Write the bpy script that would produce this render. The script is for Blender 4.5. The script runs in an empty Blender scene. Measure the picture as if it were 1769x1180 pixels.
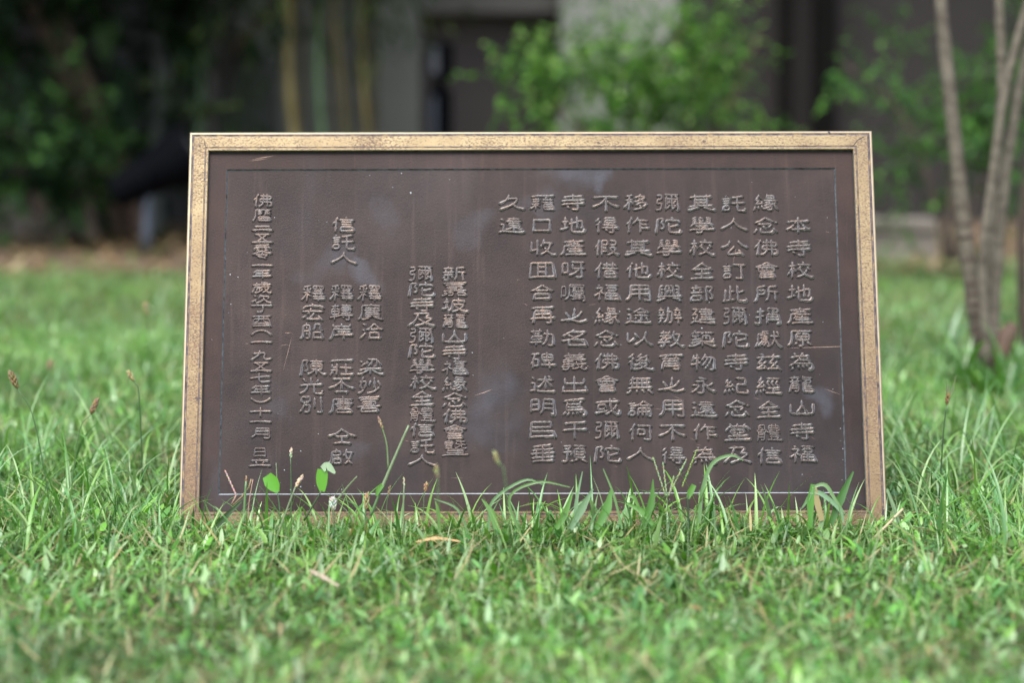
import bpy, bmesh, math, random
import numpy as np
from mathutils import Vector, Matrix
R = math.radians
random.seed(7)
rng = np.random.RandomState(11)
scn = bpy.context.scene
COL = scn.collection

# ------------------------------------------------------------------ camera, sky, sun, exposure
CAM_H, PITCH, LENS = 0.55, R(6.0), 85.0
cam_d = bpy.data.cameras.new("camera"); cam = bpy.data.objects.new("camera", cam_d); COL.objects.link(cam)
cam.location = (0, 0, CAM_H); cam.rotation_euler = (R(90) - PITCH, 0, 0)
cam_d.lens = LENS; cam_d.sensor_width = 36.0; cam_d.clip_start = 0.05; cam_d.clip_end = 500
cam_d.dof.use_dof = True; cam_d.dof.focus_distance = 3.07; cam_d.dof.aperture_fstop = 2.5
cam_d.dof.aperture_blades = 9
scn.camera = cam

SUN_EL, SUN_ROT = R(62), R(200)          # soft daylight from high up behind the camera's left shoulder
world = bpy.data.worlds.new("World"); scn.world = world; world.use_nodes = True
wn = world.node_tree; wn.nodes.clear()
sky = wn.nodes.new("ShaderNodeTexSky"); sky.sky_type = 'NISHITA'; sky.sun_disc = False
sky.sun_elevation = SUN_EL; sky.sun_rotation = SUN_ROT; sky.air_density = 1.0; sky.dust_density = 2.5; sky.ozone_density = 1.0
hs = wn.nodes.new("ShaderNodeHueSaturation"); hs.inputs['Saturation'].default_value = 0.55
bg = wn.nodes.new("ShaderNodeBackground"); bg.inputs['Strength'].default_value = 0.15
wo = wn.nodes.new("ShaderNodeOutputWorld")
wn.links.new(sky.outputs[0], hs.inputs['Color']); wn.links.new(hs.outputs[0], bg.inputs[0]); wn.links.new(bg.outputs[0], wo.inputs[0])

sun_d = bpy.data.lights.new("sun", 'SUN'); sun_d.energy = 1.5; sun_d.angle = R(40); sun_d.color = (1.0, 0.97, 0.92)
sun = bpy.data.objects.new("sun", sun_d); COL.objects.link(sun)
sd = Vector((math.sin(SUN_ROT) * math.cos(SUN_EL), math.cos(SUN_ROT) * math.cos(SUN_EL), math.sin(SUN_EL)))
sun.rotation_euler = sd.to_track_quat('Z', 'Y').to_euler()

vs = scn.view_settings; vs.view_transform = 'Standard'; vs.look = 'None'; vs.exposure = 1.42; vs.gamma = 1.0; vs.use_curve_mapping = False
scn.cycles.max_bounces = 6; scn.cycles.transparent_max_bounces = 6

# ------------------------------------------------------------------ helpers
FPX = LENS / 36 * 1769
FW = Vector((0, math.cos(PITCH), -math.sin(PITCH))); UP = Vector((0, math.sin(PITCH), math.cos(PITCH)))
def at(px, py, D):
    """world point seen at photograph pixel (px, py), D metres along the view axis"""
    return Vector((0, 0, CAM_H)) + D * (FW + Vector((1, 0, 0)) * ((px - 884.5) / FPX) + UP * ((590 - py) / FPX))

def tag(o, label=None, cat=None, group=None, kind=None):
    if label: o['label'] = label
    if cat: o['category'] = cat
    if group: o['group'] = group
    if kind: o['kind'] = kind
    return o
def empty(name, loc=(0, 0, 0), label=None, cat=None, group=None):
    o = bpy.data.objects.new(name, None); COL.objects.link(o); o.location = loc; o.empty_display_size = 0.05
    bpy.context.view_layer.update()
    return tag(o, label, cat, group)

class MB:
    """collects verts / faces / material slots / vertex colours, then links ONE mesh object"""
    def __init__(s): s.v = []; s.f = []; s.m = []; s.c = []
    def add(s, verts, faces, mi=0, col=None):
        b = len(s.v); s.v += [tuple(p) for p in verts]; s.f += [tuple(i + b for i in f) for f in faces]
        s.m += [mi] * len(faces); s.c += [col or (1, 1, 1)] * len(verts)
    def box(s, x0, x1, y0, y1, z0, z1, mi=0, bev=0.0):
        bm = bmesh.new(); bmesh.ops.create_cube(bm, size=1.0)
        for v in bm.verts: v.co = ((x0 + x1) / 2 + v.co.x * (x1 - x0), (y0 + y1) / 2 + v.co.y * (y1 - y0), (z0 + z1) / 2 + v.co.z * (z1 - z0))
        if bev: bmesh.ops.bevel(bm, geom=bm.edges[:], offset=bev, segments=2, affect='EDGES', profile=0.5)
        bm.verts.index_update(); s.add([v.co for v in bm.verts], [[v.index for v in f.verts] for f in bm.faces], mi); bm.free()
    def tube(s, pts, rad, n=8, mi=0, col=None, cap=True, jit=0.0):
        pts = [Vector(p) for p in pts]
        if not hasattr(rad, '__len__'): rad = [rad] * len(pts)
        V = []; Fc = []
        t0 = (pts[1] - pts[0]).normalized(); ref = Vector((1, 0, 0)) if abs(t0.x) < .8 else Vector((0, 1, 0))
        for i, p in enumerate(pts):
            t = (pts[min(i + 1, len(pts) - 1)] - pts[max(i - 1, 0)]).normalized()
            a = t.cross(ref).normalized(); b = t.cross(a).normalized()
            for k in range(n):
                an = 2 * math.pi * k / n; r = rad[i] * (1 + jit * random.uniform(-1, 1))
                V.append(p + a * math.cos(an) * r + b * math.sin(an) * r)
        for i in range(len(pts) - 1):
            for k in range(n): Fc.append((i * n + k, i * n + (k + 1) % n, (i + 1) * n + (k + 1) % n, (i + 1) * n + k))
        if cap: Fc.append(tuple(range(n))[::-1]); Fc.append(tuple((len(pts) - 1) * n + k for k in range(n)))
        s.add(V, Fc, mi, col)
    def build(s, name, mats, parent=None, smooth=False, angle=None, origin=None):
        me = bpy.data.meshes.new(name)
        off = Vector(origin) if origin else Vector((0, 0, 0))
        me.from_pydata([tuple(Vector(p) - off) for p in s.v], [], s.f)
        if not isinstance(mats, (list, tuple)): mats = [mats]
        for m in mats: me.materials.append(m)
        me.polygons.foreach_set('material_index', s.m)
        at_ = me.color_attributes.new('tint', 'FLOAT_COLOR', 'POINT')
        at_.data.foreach_set('color', np.array([(*c, 1) for c in s.c], dtype=np.float32).ravel())
        if smooth:
            me.shade_smooth()
            if angle: me.set_sharp_from_angle(angle=R(angle))
        me.update()
        o = bpy.data.objects.new(name, me); COL.objects.link(o)
        if origin: o.location = off
        if parent: o.parent = parent; 
        return o

def np_mesh(name, V, faces, tint, mat, parent=None, smooth=True):
    """V (n,3), faces (m,k) all same k, tint (n,3)"""
    me = bpy.data.meshes.new(name); n = len(V); m, k = faces.shape
    me.vertices.add(n); me.vertices.foreach_set('co', V.astype(np.float32).ravel())
    me.loops.add(m * k); me.loops.foreach_set('vertex_index', faces.astype(np.int32).ravel())
    me.polygons.add(m); me.polygons.foreach_set('loop_start', np.arange(0, m * k, k, dtype=np.int32))
    a = me.color_attributes.new('tint', 'FLOAT_COLOR', 'POINT')
    a.data.foreach_set('color', np.concatenate([tint, np.ones((n, 1))], 1).astype(np.float32).ravel())
    me.materials.append(mat)
    me.update(calc_edges=True); me.validate()
    if smooth: me.shade_smooth()
    o = bpy.data.objects.new(name, me); COL.objects.link(o)
    if parent: o.parent = parent
    return o

def catmull(P, n):
    P = np.array(P, float)
    if len(P) == 2: t = np.linspace(0, 1, n)[:, None]; return P[0] * (1 - t) + P[1] * t
    Q = np.vstack([2 * P[0] - P[1], P, 2 * P[-1] - P[-2]]); out = []
    for s in np.linspace(0, len(P) - 1, n):
        i = min(int(s), len(P) - 2); t = s - i; a, b, c, d = Q[i:i + 4]
        out.append(.5 * (2 * b + (c - a) * t + (2 * a - 5 * b + 4 * c - d) * t * t + (-a + 3 * b - 3 * c + d) * t ** 3))
    return np.array(out)

# ------------------------------------------------------------------ materials
class NT:
    def __init__(s, name):
        s.mat = bpy.data.materials.new(name); s.mat.use_nodes = True; s.n = s.mat.node_tree.nodes; s.l = s.mat.node_tree.links
        s.bsdf = s.n['Principled BSDF']; s.out = s.n['Material Output']
    def node(s, t, **kw):
        nd = s.n.new(t)
        for k, v in kw.items():
            if k in nd.inputs: nd.inputs[k].default_value = v
            else: setattr(nd, k, v)
        return nd
    def link(s, a, b): s.l.new(a, b)
    def coords(s, scale=(1, 1, 1), loc=(0, 0, 0)):
        tc = s.node('ShaderNodeTexCoord'); mp = s.node('ShaderNodeMapping'); mp.inputs['Scale'].default_value = scale; mp.inputs['Location'].default_value = loc
        s.link(tc.outputs['Object'], mp.inputs['Vector']); return mp.outputs[0]
    def noise(s, vec, scale, detail=4, rough=.55, dist=0):
        nd = s.node('ShaderNodeTexNoise'); nd.inputs['Scale'].default_value = scale; nd.inputs['Detail'].default_value = detail
        nd.inputs['Roughness'].default_value = rough; nd.inputs['Distortion'].default_value = dist
        if vec is not None: s.link(vec, nd.inputs['Vector'])
        return nd.outputs['Fac']
    def ramp(s, fac, stops):
        r = s.node('ShaderNodeValToRGB'); e = r.color_ramp.elements
        while len(e) < len(stops): e.new(.5)
        for el, (p, c) in zip(e, stops): el.position = p; el.color = (*c, 1) if len(c) == 3 else c
        s.link(fac, r.inputs[0]); return r.outputs[0]
    def mix(s, fac, a, b, mode='MIX'):
        m = s.node('ShaderNodeMix', data_type='RGBA', blend_type=mode)
        for sock, v in ((m.inputs[0], fac), (m.inputs[6], a), (m.inputs[7], b)):
            if isinstance(v, (int, float)): sock.default_value = v
            elif isinstance(v, tuple): sock.default_value = (*v, 1)
            else: s.link(v, sock)
        return m.outputs[2]
    def math(s, op, a, b=0.0, c=0.0):
        m = s.node('ShaderNodeMath', operation=op)
        for i, v in enumerate((a, b, c)):
            if isinstance(v, (int, float)): m.inputs[i].default_value = v
            else: s.link(v, m.inputs[i])
        return m.outputs[0]
    def bump(s, h, strength=.3, dist=.002):
        b = s.node('ShaderNodeBump'); b.inputs['Strength'].default_value = strength; b.inputs['Distance'].default_value = dist
        s.link(h, b.inputs['Height']); s.link(b.outputs[0], s.bsdf.inputs['Normal'])
    def set(s, **kw):
        for k, v in kw.items():
            k = k.replace('_', ' ')
            if isinstance(v, (int, float)): s.bsdf.inputs[k].default_value = v
            elif isinstance(v, tuple): s.bsdf.inputs[k].default_value = (*v, 1)
            else: s.link(v, s.bsdf.inputs[k])
        return s

def simple(name, c, rough=.6, metal=0.0, var=.25, scale=8, bump=0.0, spec=.5):
    t = NT(name); co = t.coords(); n = t.noise(co, scale, 5)
    lo = tuple(x * (1 - var) for x in c); hi = tuple(x * (1 + var) for x in c)
    t.set(Base_Color=t.ramp(n, [(.3, lo), (.7, hi)]), Roughness=rough, Metallic=metal, Specular_IOR_Level=spec)
    if bump: t.bump(t.noise(co, scale * 6, 4), bump)
    return t.mat

def leaf_mat(name, trans=.35, rough=.42, spec=.5):
    t = NT(name)
    a = t.node('ShaderNodeAttribute', attribute_name='tint')
    t.set(Base_Color=a.outputs['Color'], Roughness=rough, Specular_IOR_Level=spec)
    tr = t.node('ShaderNodeBsdfTranslucent')
    t.link(t.mix(1.0, a.outputs['Color'], (1.05, 1.15, .75), 'MULTIPLY'), tr.inputs['Color'])
    mx = t.node('ShaderNodeMixShader'); mx.inputs[0].default_value = trans
    t.link(t.bsdf.outputs[0], mx.inputs[1]); t.link(tr.outputs[0], mx.inputs[2]); t.link(mx.outputs[0], t.out.inputs['Surface'])
    return t.mat

M = {}
M['grass'] = leaf_mat('grass_blade', .27, .36, .7)
M['leaf'] = leaf_mat('shrub_leaf', .30, .6, .15)
M['dark_leaf'] = leaf_mat('dark_leaf', .15, .6, .12)
M['dry'] = leaf_mat('dry_plant', .2, .6, .3)

def bronze(name, c_lo, c_hi, rough, metal, patches):
    t = NT(name)
    co = t.coords()
    fine = t.noise(t.coords((1, 1, 5)), 260, 3, .6)
    mid = t.noise(co, 22, 5, .6)
    big = t.noise(t.coords((1, 1, .6)), 5.5, 4, .6, .6)
    col = t.ramp(mid, [(.3, c_lo), (.72, c_hi)])
    col = t.mix(t.math('MULTIPLY', t.ramp(fine, [(.45, (0, 0, 0)), (.75, (1, 1, 1))]), .25), col, (.04, .035, .035))
    drift = t.noise(t.coords((1, 1, .8)), 3.2, 3, .5, .4)
    col = t.mix(t.ramp(drift, [(.40, (0, 0, 0)), (.68, (.75, .75, .75))]), col, tuple(x * .62 for x in c_lo))  # broad soft sheen imitated by darker drift in the colour
    run = t.noise(t.coords((9, 1, .55)), 9, 4, .6, .2)
    col = t.mix(t.ramp(run, [(.56, (0, 0, 0)), (.74, (.45, .45, .45))]), col, tuple(x * 1.5 for x in c_hi))
    # grey-blue bloom: soft wiped stains at a few places plus a faint overall cloud
    msk = t.math('MULTIPLY', t.ramp(big, [(.52, (0, 0, 0)), (.8, (1, 1, 1))]), .18)
    tc = t.node('ShaderNodeTexCoord')
    nz = t.node('ShaderNodeTexNoise'); nz.inputs['Scale'].default_value = 14; nz.inputs['Detail'].default_value = 4
    t.link(tc.outputs['Object'], nz.inputs['Vector'])
    wob = t.node('ShaderNodeVectorMath', operation='MULTIPLY_ADD'); t.link(nz.outputs['Color'], wob.inputs[0]); wob.inputs[1].default_value = (.11, 0, .11); t.link(tc.outputs['Object'], wob.inputs[2])
    for (x, z, rx, rz, amp) in patches:
        mp = t.node('ShaderNodeVectorMath', operation='SUBTRACT'); t.link(wob.outputs[0], mp.inputs[0]); mp.inputs[1].default_value = (x + .055, 0, z + .055)
        sc = t.node('ShaderNodeVectorMath', operation='MULTIPLY'); t.link(mp.outputs[0], sc.inputs[0]); sc.inputs[1].default_value = (1 / rx, 0, 1 / rz)
        ln = t.node('ShaderNodeVectorMath', operation='LENGTH'); t.link(sc.outputs[0], ln.inputs[0])
        mr = t.node('ShaderNodeMapRange', interpolation_type='SMOOTHSTEP'); t.link(ln.outputs['Value'], mr.inputs[0]); mr.inputs[1].default_value = 1.0; mr.inputs[2].default_value = .2; mr.inputs[3].default_value = 0; mr.inputs[4].default_value = amp * .62
        msk = t.math('MAXIMUM', msk, mr.outputs[0])
    msk = t.math('MULTIPLY', msk, t.math('ADD', t.math('MULTIPLY', t.noise(t.coords((1, 1, .5)), 45, 5, .7), 1.5), -.05))
    col = t.mix(msk, col, (.062, .068, .085))
    # pale lime / verdigris specks
    vo = t.node('ShaderNodeTexVoronoi', feature='F1'); vo.inputs['Scale'].default_value = 95; t.link(co, vo.inputs['Vector'])
    dens = t.ramp(t.noise(co, 9, 3), [(.42, (0, 0, 0)), (.68, (1, 1, 1))])
    rad = t.math('MULTIPLY', t.math('MULTIPLY', t.node_sep(vo.outputs['Color']), dens), .11)
    sp = t.math('LESS_THAN', vo.outputs['Distance'], rad)
    keep = t.math('GREATER_THAN', t.node_sep(vo.outputs['Color'], 1), .55)
    sp = t.math('MULTIPLY', t.math('MULTIPLY', sp, keep), .6)
    col = t.mix(sp, col, (.45, .5, .52))
    # a few long thin scratches showing raw copper
    wv = t.node('ShaderNodeTexWave', wave_type='BANDS', bands_direction='Z'); 
    t.set(Base_Color=col, Metallic=t.math('SUBTRACT', metal, t.math('MULTIPLY', t.math('MAXIMUM', msk, sp), metal * .9)), Specular_Tint=(.8, .8, .85),
          Roughness=t.math('ADD', t.math('MULTIPLY', mid, .25), rough - .12), Specular_IOR_Level=.35)
    t.n.remove(wv)
    t.bump(t.math('ADD', t.math('MULTIPLY', fine, .6), t.noise(co, 420, 2)), .20, .0008)
    return t.mat
def _sep(self, colsock, i=0):
    s = self.node('ShaderNodeSeparateColor'); self.link(colsock, s.inputs[0]); return s.outputs[i]
NT.node_sep = _sep

PATCH = [(.055, .475, .06, .028, .75), (.09, .47, .02, .018, .9), (-.055, .165, .05, .07, .5), (-.255, .355, .05, .03, .55), (-.215, .335, .03, .025, .6),
         (-.08, .41, .05, .03, .35), (-.23, .10, .03, .03, .35), (.37, .165, .018, .03, .7), (-.2, .42, .03, .04, .35), (-.33, .15, .02, .03, .35), (.0, .44, .05, .02, .3)]
M['plate'] = bronze('plate_bronze', (.0200, .0138, .0118), (.036, .0245, .0205), .40, .5, PATCH)
M['border'] = bronze('border_bronze', (.0215, .0130, .0102), (.039, .0230, .0178), .42, .5, [(-.395, .05, .03, .05, .3), (.4, .05, .02, .04, .4)])

def letters():
    t = NT('letter_bronze'); co = t.coords()
    n = t.noise(co, 90, 4, .6); n2 = t.noise(co, 30, 3)
    cop = t.ramp(n2, [(.40, (.050, .039, .035)), (.78, (.135, .090, .068))])
    pat = t.mix(t.ramp(n, [(.45, (0, 0, 0)), (.7, (1, 1, 1))]), cop, (.085, .080, .080))
    t.set(Base_Color=pat, Metallic=.7, Roughness=t.math('ADD', t.math('MULTIPLY', n, .2), .18))
    t.bump(t.noise(co, 300, 3), .3, .001)
    return t.mat
M['letter'] = letters()
M['letter_edge'] = simple('letter_rim_light', (.27, .265, .265), .29, .75, .5, 150)  # pale flanks: sky-lit rims of the strokes painted into the colour
M['verdigris'] = simple('verdigris_edge', (.075, .09, .10), .55, .1, .7, 160)

def gold():
    t = NT('worn_brass'); tc = t.node('ShaderNodeTexCoord')
    a = t.node('ShaderNodeAttribute', attribute_name='tint')      # tint.r = 1 where the grain runs upright (side rails)
    sep = t.node_sep(a.outputs['Color'])
    m1 = t.node('ShaderNodeMapping'); m1.inputs['Scale'].default_value = (.75, 1, 1.25); t.link(tc.outputs['Object'], m1.inputs[0])
    co = m1.outputs[0]
    sp = t.noise(co, 400, 3, .7, .3)
    big = t.noise(co, 16, 3)
    thr = t.math('ADD', sp, t.math('MULTIPLY', t.math('SUBTRACT', big, .5), .22))
    gcol = t.ramp(t.noise(co, 40, 4), [(.3, (.225, .172, .096)), (.7, (.30, .238, .138))])
    gcol = t.mix(t.ramp(t.noise(t.coords((1, 1, 1), (3, 0, 1)), 6.5, 4, .6), [(.44, (0, 0, 0)), (.72, (.5, .5, .5))]), gcol, (.155, .105, .062))
    # lower part of the frame is browner and more speckled
    sx = t.node('ShaderNodeSeparateXYZ'); t.link(tc.outputs['Object'], sx.inputs[0])
    mr = t.node('ShaderNodeMapRange'); t.link(sx.outputs[2], mr.inputs[0]); mr.inputs[1].default_value = .53; mr.inputs[2].default_value = .0; mr.inputs[3].default_value = 0; mr.inputs[4].default_value = 1
    gcol = t.mix(t.math('MULTIPLY', mr.outputs[0], .65), gcol, (.140, .086, .046))
    thr = t.math('ADD', thr, t.math('MULTIPLY', mr.outputs[0], .035))
    thr = t.math('ADD', thr, t.math('MULTIPLY', t.math('SUBTRACT', t.noise(t.coords((1, 1, 1), (0, 0, 5)), 9, 3), .5), .3))
    spot = t.ramp(thr, [(.50, (0, 0, 0)), (.60, (1, 1, 1))])
    spc = t.ramp(t.noise(co, 120, 2), [(.35, (.165, .098, .060)), (.65, (.095, .060, .046))])
    col = t.mix(t.math('MULTIPLY', spot, .9), gcol, spc)
    dk = t.ramp(t.math('ADD', t.noise(co, 95, 3), t.math('MULTIPLY', big, .2)), [(.76, (0, 0, 0)), (.80, (1, 1, 1))])
    col = t.mix(t.math('MULTIPLY', dk, .85), col, (.06, .045, .045))
    t.set(Base_Color=col, Metallic=t.math('SUBTRACT', .75, t.math('MULTIPLY', spot, .35)), Roughness=t.math('ADD', t.math('MULTIPLY', spot, .15), .47))
    t.bump(t.math('SUBTRACT', 0.0, spot), .25, .0006)
    return t.mat
M['gold'] = gold()
def tarnish():
    t = NT('groove_tarnish'); co = t.coords()
    n = t.noise(co, 70, 4, .65); 
    col = t.ramp(n, [(.40, (.045, .037, .045)), (.52, (.10, .08, .085)), (.62, (.2, .145, .08))])
    t.set(Base_Color=col, Metallic=.5, Roughness=.5); return t.mat
M['tarnish'] = tarnish()
M['bright_edge'] = simple('polished_edge', (.34, .27, .18), .3, .85, .15, 60)

# ground, house and background materials
def soil(name, a, b, c, scale):
    t = NT(name); co = t.coords(); n = t.noise(co, scale, 8, .65); n2 = t.noise(co, scale * .2, 4)
    col = t.mix(n2, t.ramp(n, [(.3, a), (.6, b), (.8, c)]), b)
    t.set(Base_Color=col, Roughness=.95, Specular_IOR_Level=.2); t.bump(n, .8, .02); return t.mat
M['lawn'] = soil('lawn_soil', (.035, .04, .015), (.07, .085, .03), (.17, .13, .07), 60)
M['bed'] = soil('mulch_soil', (.06, .04, .028), (.135, .095, .068), (.25, .19, .14), 9)
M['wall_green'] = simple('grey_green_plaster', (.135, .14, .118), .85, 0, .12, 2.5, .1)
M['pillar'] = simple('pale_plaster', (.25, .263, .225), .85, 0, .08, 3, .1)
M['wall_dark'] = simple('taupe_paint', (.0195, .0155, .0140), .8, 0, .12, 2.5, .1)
M['wall_shade'] = simple('painted_wall_shade', (.022, .022, .021), .8, 0, .2, 2.5, .1)  # same house wall, its shade put into the colour
M['door'] = simple('door_paint', (.044, .034, .030), .6, 0, .15, 2)
M['ledge'] = simple('ledge_stone', (.10, .095, .085), .85, 0, .15, 4, .1)
M['shade_roof'] = simple('roof_sheet', (.10, .09, .085), .7, 0, .2, 4)
M['glass'] = simple('dark_window_glass', (.008, .010, .016), .35, 0, .1, 2)
M['post'] = simple('dark_timber', (.004, .004, .0035), .9, 0, .3, 6, 0, .1)
M['kerb'] = simple('kerb_concrete', (.14, .125, .105), .9, 0, .25, 7, .2)
M['black'] = simple('black_powdercoat', (.0015, .0018, .003), .75, 0, .2, 20, 0, .05)
M['steel'] = simple('grey_metal', (.05, .06, .08), .4, .3, .25, 20)
M['stone'] = simple('mossy_stone', (.045, .05, .042), .9, 0, .3, 9, .4)
M['bark_dark'] = simple('dark_bark', (.05, .036, .026), .9, 0, .45, 14, .4)
M['bark_stem'] = simple('brown_stem', (.075, .045, .03), .8, 0, .35, 10)
M['c_yellow'] = simple('culm_yellow', (.19, .15, .04), .5, 0, .3, 6)
M['c_green'] = simple('culm_green', (.05, .10, .035), .45, 0, .3, 6)
M['c_brown'] = simple('culm_brown', (.05, .04, .02), .55, 0, .3, 6)
M['c_dark'] = simple('culm_dark', (.014, .012, .008), .6, 0, .3, 6)
M['c_grey'] = simple('stem_grey', (.085, .095, .085), .7, 0, .25, 6)
def bark():
    t = NT('pale_ringed_bark'); co = t.coords((1, 1, 3.5)); n = t.noise(co, 14, 5, .6, .5); f = t.noise(t.coords(), 55, 4)
    col = t.ramp(n, [(.32, (.045, .034, .024)), (.5, (.105, .090, .066)), (.75, (.150, .130, .100))])
    col = t.mix(t.ramp(f, [(.55, (0, 0, 0)), (.75, (1, 1, 1))]), col, (.075, .06, .048))
    t.set(Base_Color=col, Roughness=.85); t.bump(n, .6, .006); return t.mat
M['bark'] = bark()
M['bark_ring'] = simple('bark_ring', (.065, .048, .036), .9, 0, .3, 40, .3)

# ------------------------------------------------------------------ setting: ground
GZ = -0.012
def sheet(name, x0, x1, y0, y1, z, nx, ny, amp, mat):
    xs = np.linspace(x0, x1, nx); ys = np.linspace(y0, y1, ny); X, Y = np.meshgrid(xs, ys)
    Z = z + amp * (np.sin(X * 5.1 + 1) * np.sin(Y * 4.3) + .6 * np.sin(X * 11 + Y * 7) + .4 * np.sin(X * 19 - Y * 23))
    V = np.stack([X.ravel(), Y.ravel(), Z.ravel()], 1); i = np.arange(nx * ny).reshape(ny, nx)
    Fc = np.stack([i[:-1, :-1].ravel(), i[:-1, 1:].ravel(), i[1:, 1:].ravel(), i[1:, :-1].ravel()], 1)
    return tag(np_mesh(name, V, Fc, np.ones((len(V), 3)), mat), kind='structure')
big = MB(); big.box(-200, 200, -60, 300, -1.0, -0.06); tag(big.build('ground', M['bed']), kind='structure')
sheet('lawn', -14, 14, -8, 7.4, GZ, 240, 160, .004, M['lawn'])
sheet('soil_bed', -14, 14, 7.2, 13, GZ - .006, 200, 60, .008, M['bed'])

# ------------------------------------------------------------------ the house behind, in deep shade under an added roof
HY = 10.3
def hx(px): return (px - 884.5) * HY * 1.003 / FPX
house = empty('house', (0, HY, GZ), 'dim grey green house with pale pillars and a dark recess behind the shrubs', 'house')
def hpart(name, x0, x1, y0, y1, z0, z1, mat, bev=.01):
    b = MB(); b.box(x0, x1, y0 - HY, y1 - HY, z0 - GZ, z1 - GZ, 0, bev); return b.build(name, M[mat], house)
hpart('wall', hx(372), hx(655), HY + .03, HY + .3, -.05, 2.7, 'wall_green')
hpart('wall', -9, hx(371), HY + .05, HY + .3, -.05, 2.7, 'wall_shade')['label'] = 'wall coloured dark for shade behind the shaded tree'
hpart('pillar', hx(655), hx(726), HY - .05, HY + .3, -.05, 2.7, 'wall_green')['label'] = 'narrow grey green pillar beside the dark recess'
hpart('door', hx(726), hx(966), HY + .22, HY + .3, -.05, .86, 'door', 0)
hpart('ledge', hx(727), hx(965), HY + .02, HY + .3, .862, 1.02, 'ledge')
hpart('pillar', hx(966), hx(1166), HY - .06, HY + .3, -.05, 2.7, 'pillar')['label'] = 'broad pale pillar behind the bright shrub'
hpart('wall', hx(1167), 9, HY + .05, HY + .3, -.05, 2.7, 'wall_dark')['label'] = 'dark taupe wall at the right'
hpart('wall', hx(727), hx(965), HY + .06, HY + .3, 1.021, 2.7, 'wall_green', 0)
w = hpart('window', hx(196), hx(268), HY - .0, HY + .04, .28, 1.5, 'post', .005)
b = MB(); b.box(hx(200), hx(264), -.012, -.004, .30 - GZ, 1.48 - GZ); pane = b.build('pane', M['glass'], w)
rf = hpart('shade_roof', -10, 10, 9.3, 13.5, 2.7, 2.85, 'shade_roof', .02)  # unseen roof, added and trimmed to set the shade on the house
hpart('post', hx(1337), hx(1357), HY - .12, HY - .06, -.05, 2.7, 'post', .004)
hpart('post', hx(1394), hx(1432), HY - .16, HY - .06, -.05, 2.7, 'post', .004)
b = MB(); b.box(-10, 10, 13.0 , 13.2, -.1, 2.7)
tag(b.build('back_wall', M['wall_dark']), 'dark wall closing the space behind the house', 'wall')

# low kerb walls
def low_wall(x0, x1, y, h, lab, n):
    c = ((x0 + x1) / 2, y, GZ); o = empty('low_wall', c, lab, 'low wall')
    L = (x1 - x0) / n
    b = MB(); b.box(x0 - c[0], x1 - c[0], -.08, .08, -.05, h - .03, 0, .006); b.build('wall_body', M['kerb'], o)
    b = MB()
    for k in range(n): b.box(x0 - c[0] + k * L + .003, x0 - c[0] + (k + 1) * L - .003, -.095, .095, h - .028, h + .012, 0, .006)
    b.build('coping', M['kerb'], o)
low_wall(-4.2, at(128, 400, 9.2).x, 9.2, .18, 'pale low wall low down behind the dark shrub at the left', 6)
low_wall(at(1450, 400, 8.0).x, at(1612, 400, 8.0).x, 8.0, .12, 'greyish low kerb wall at the lawn edge right of the plaque', 2)

# ------------------------------------------------------------------ the plaque
PL = empty('bronze_plaque', (0.0267, 3.0239, -0.0098), 'brown bronze plaque with raised script and worn gold frame leaning back in grass', 'plaque')
PL.rotation_euler = (R(-19.5), R(-.126), R(.2))
W, H = .90, .5329; FWD, IWD = .0258, .0497
# frame: one mitred moulding; profile (distance from outer edge, height towards viewer)
prof = [(0, -.030, 2), (0, -.0016, 2), (.0012, 0, 2), (.0032, 0, 1), (.0038, -.0009, 1), (.0056, -.0009, 1), (.0062, 0, 0), (.0205, 0, 0), (.0209, -.0006, 1), (.0222, -.0006, 0), (.0226, 0, 0), (.0250, 0, 2), (.0258, -.0010, 3), (.0262, -.0085, 3)]
fr = MB()
def ring(d): return [(-W / 2 + d, d), (W / 2 - d, d), (W / 2 - d, H - d), (-W / 2 + d, H - d)]
for side in range(4):
    seg = 60
    for k in range(len(prof) - 1):
        (d0, h0, m0), (d1, h1, _) = prof[k], prof[k + 1]
        a0, b0 = ring(d0)[side], ring(d0)[(side + 1) % 4]; a1, b1 = ring(d1)[side], ring(d1)[(side + 1) % 4]
        V = [(a0[0], -h0, a0[1]), (b0[0], -h0, b0[1]), (b1[0], -h1, b1[1]), (a1[0], -h1, a1[1])]
        fr.add(V, [(0, 1, 2, 3)], m0, (1.0 if side % 2 else 0.0, 0, 0))
# cracks along the mitres and small nicks
def sliver(pts, w):
    for (x0, z0), (x1, z1) in zip(pts[:-1], pts[1:]):
        dx, dz = x1 - x0, z1 - z0; l = math.hypot(dx, dz); nx, nz = -dz / l * w, dx / l * w
        fr.add([(x0 - nx * .6, -.00025, z0 - nz * .6), (x1 - nx * .6, -.00025, z1 - nz * .6), (x1 + nx, -.00025, z1 + nz), (x0 + nx, -.00025, z0 + nz)], [(0, 1, 2, 3)], 4)
sliver([(W / 2 - .0248, H - .0205), (W / 2 - .0215, H - .0165), (W / 2 - .0195, H - .0135), (W / 2 - .0150, H - .0108), (W / 2 - .0105, H - .0088)], .0007)
sliver([(W / 2 - .058, H - .0012), (W / 2 - .0545, H - .0045)], .0012)
sliver([(-W / 2 + .0225, H - .0218), (-W / 2 + .020, H - .0165), (-W / 2 + .0195, H - .010)], .0005)
sliver([(-W / 2 + .013, H - .0185), (-W / 2 + .0145, H - .021)], .0007)
sliver([(-W / 2 + .0215, .028), (-W / 2 + .0155, .021)], .0005)
M['crack'] = simple('mitre_crack', (.035, .03, .035), .7, .2, .3, 60)
fr.build('frame', [M['gold'], M['tarnish'], M['bright_edge'], M['verdigris'], M['crack']], PL)
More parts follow.
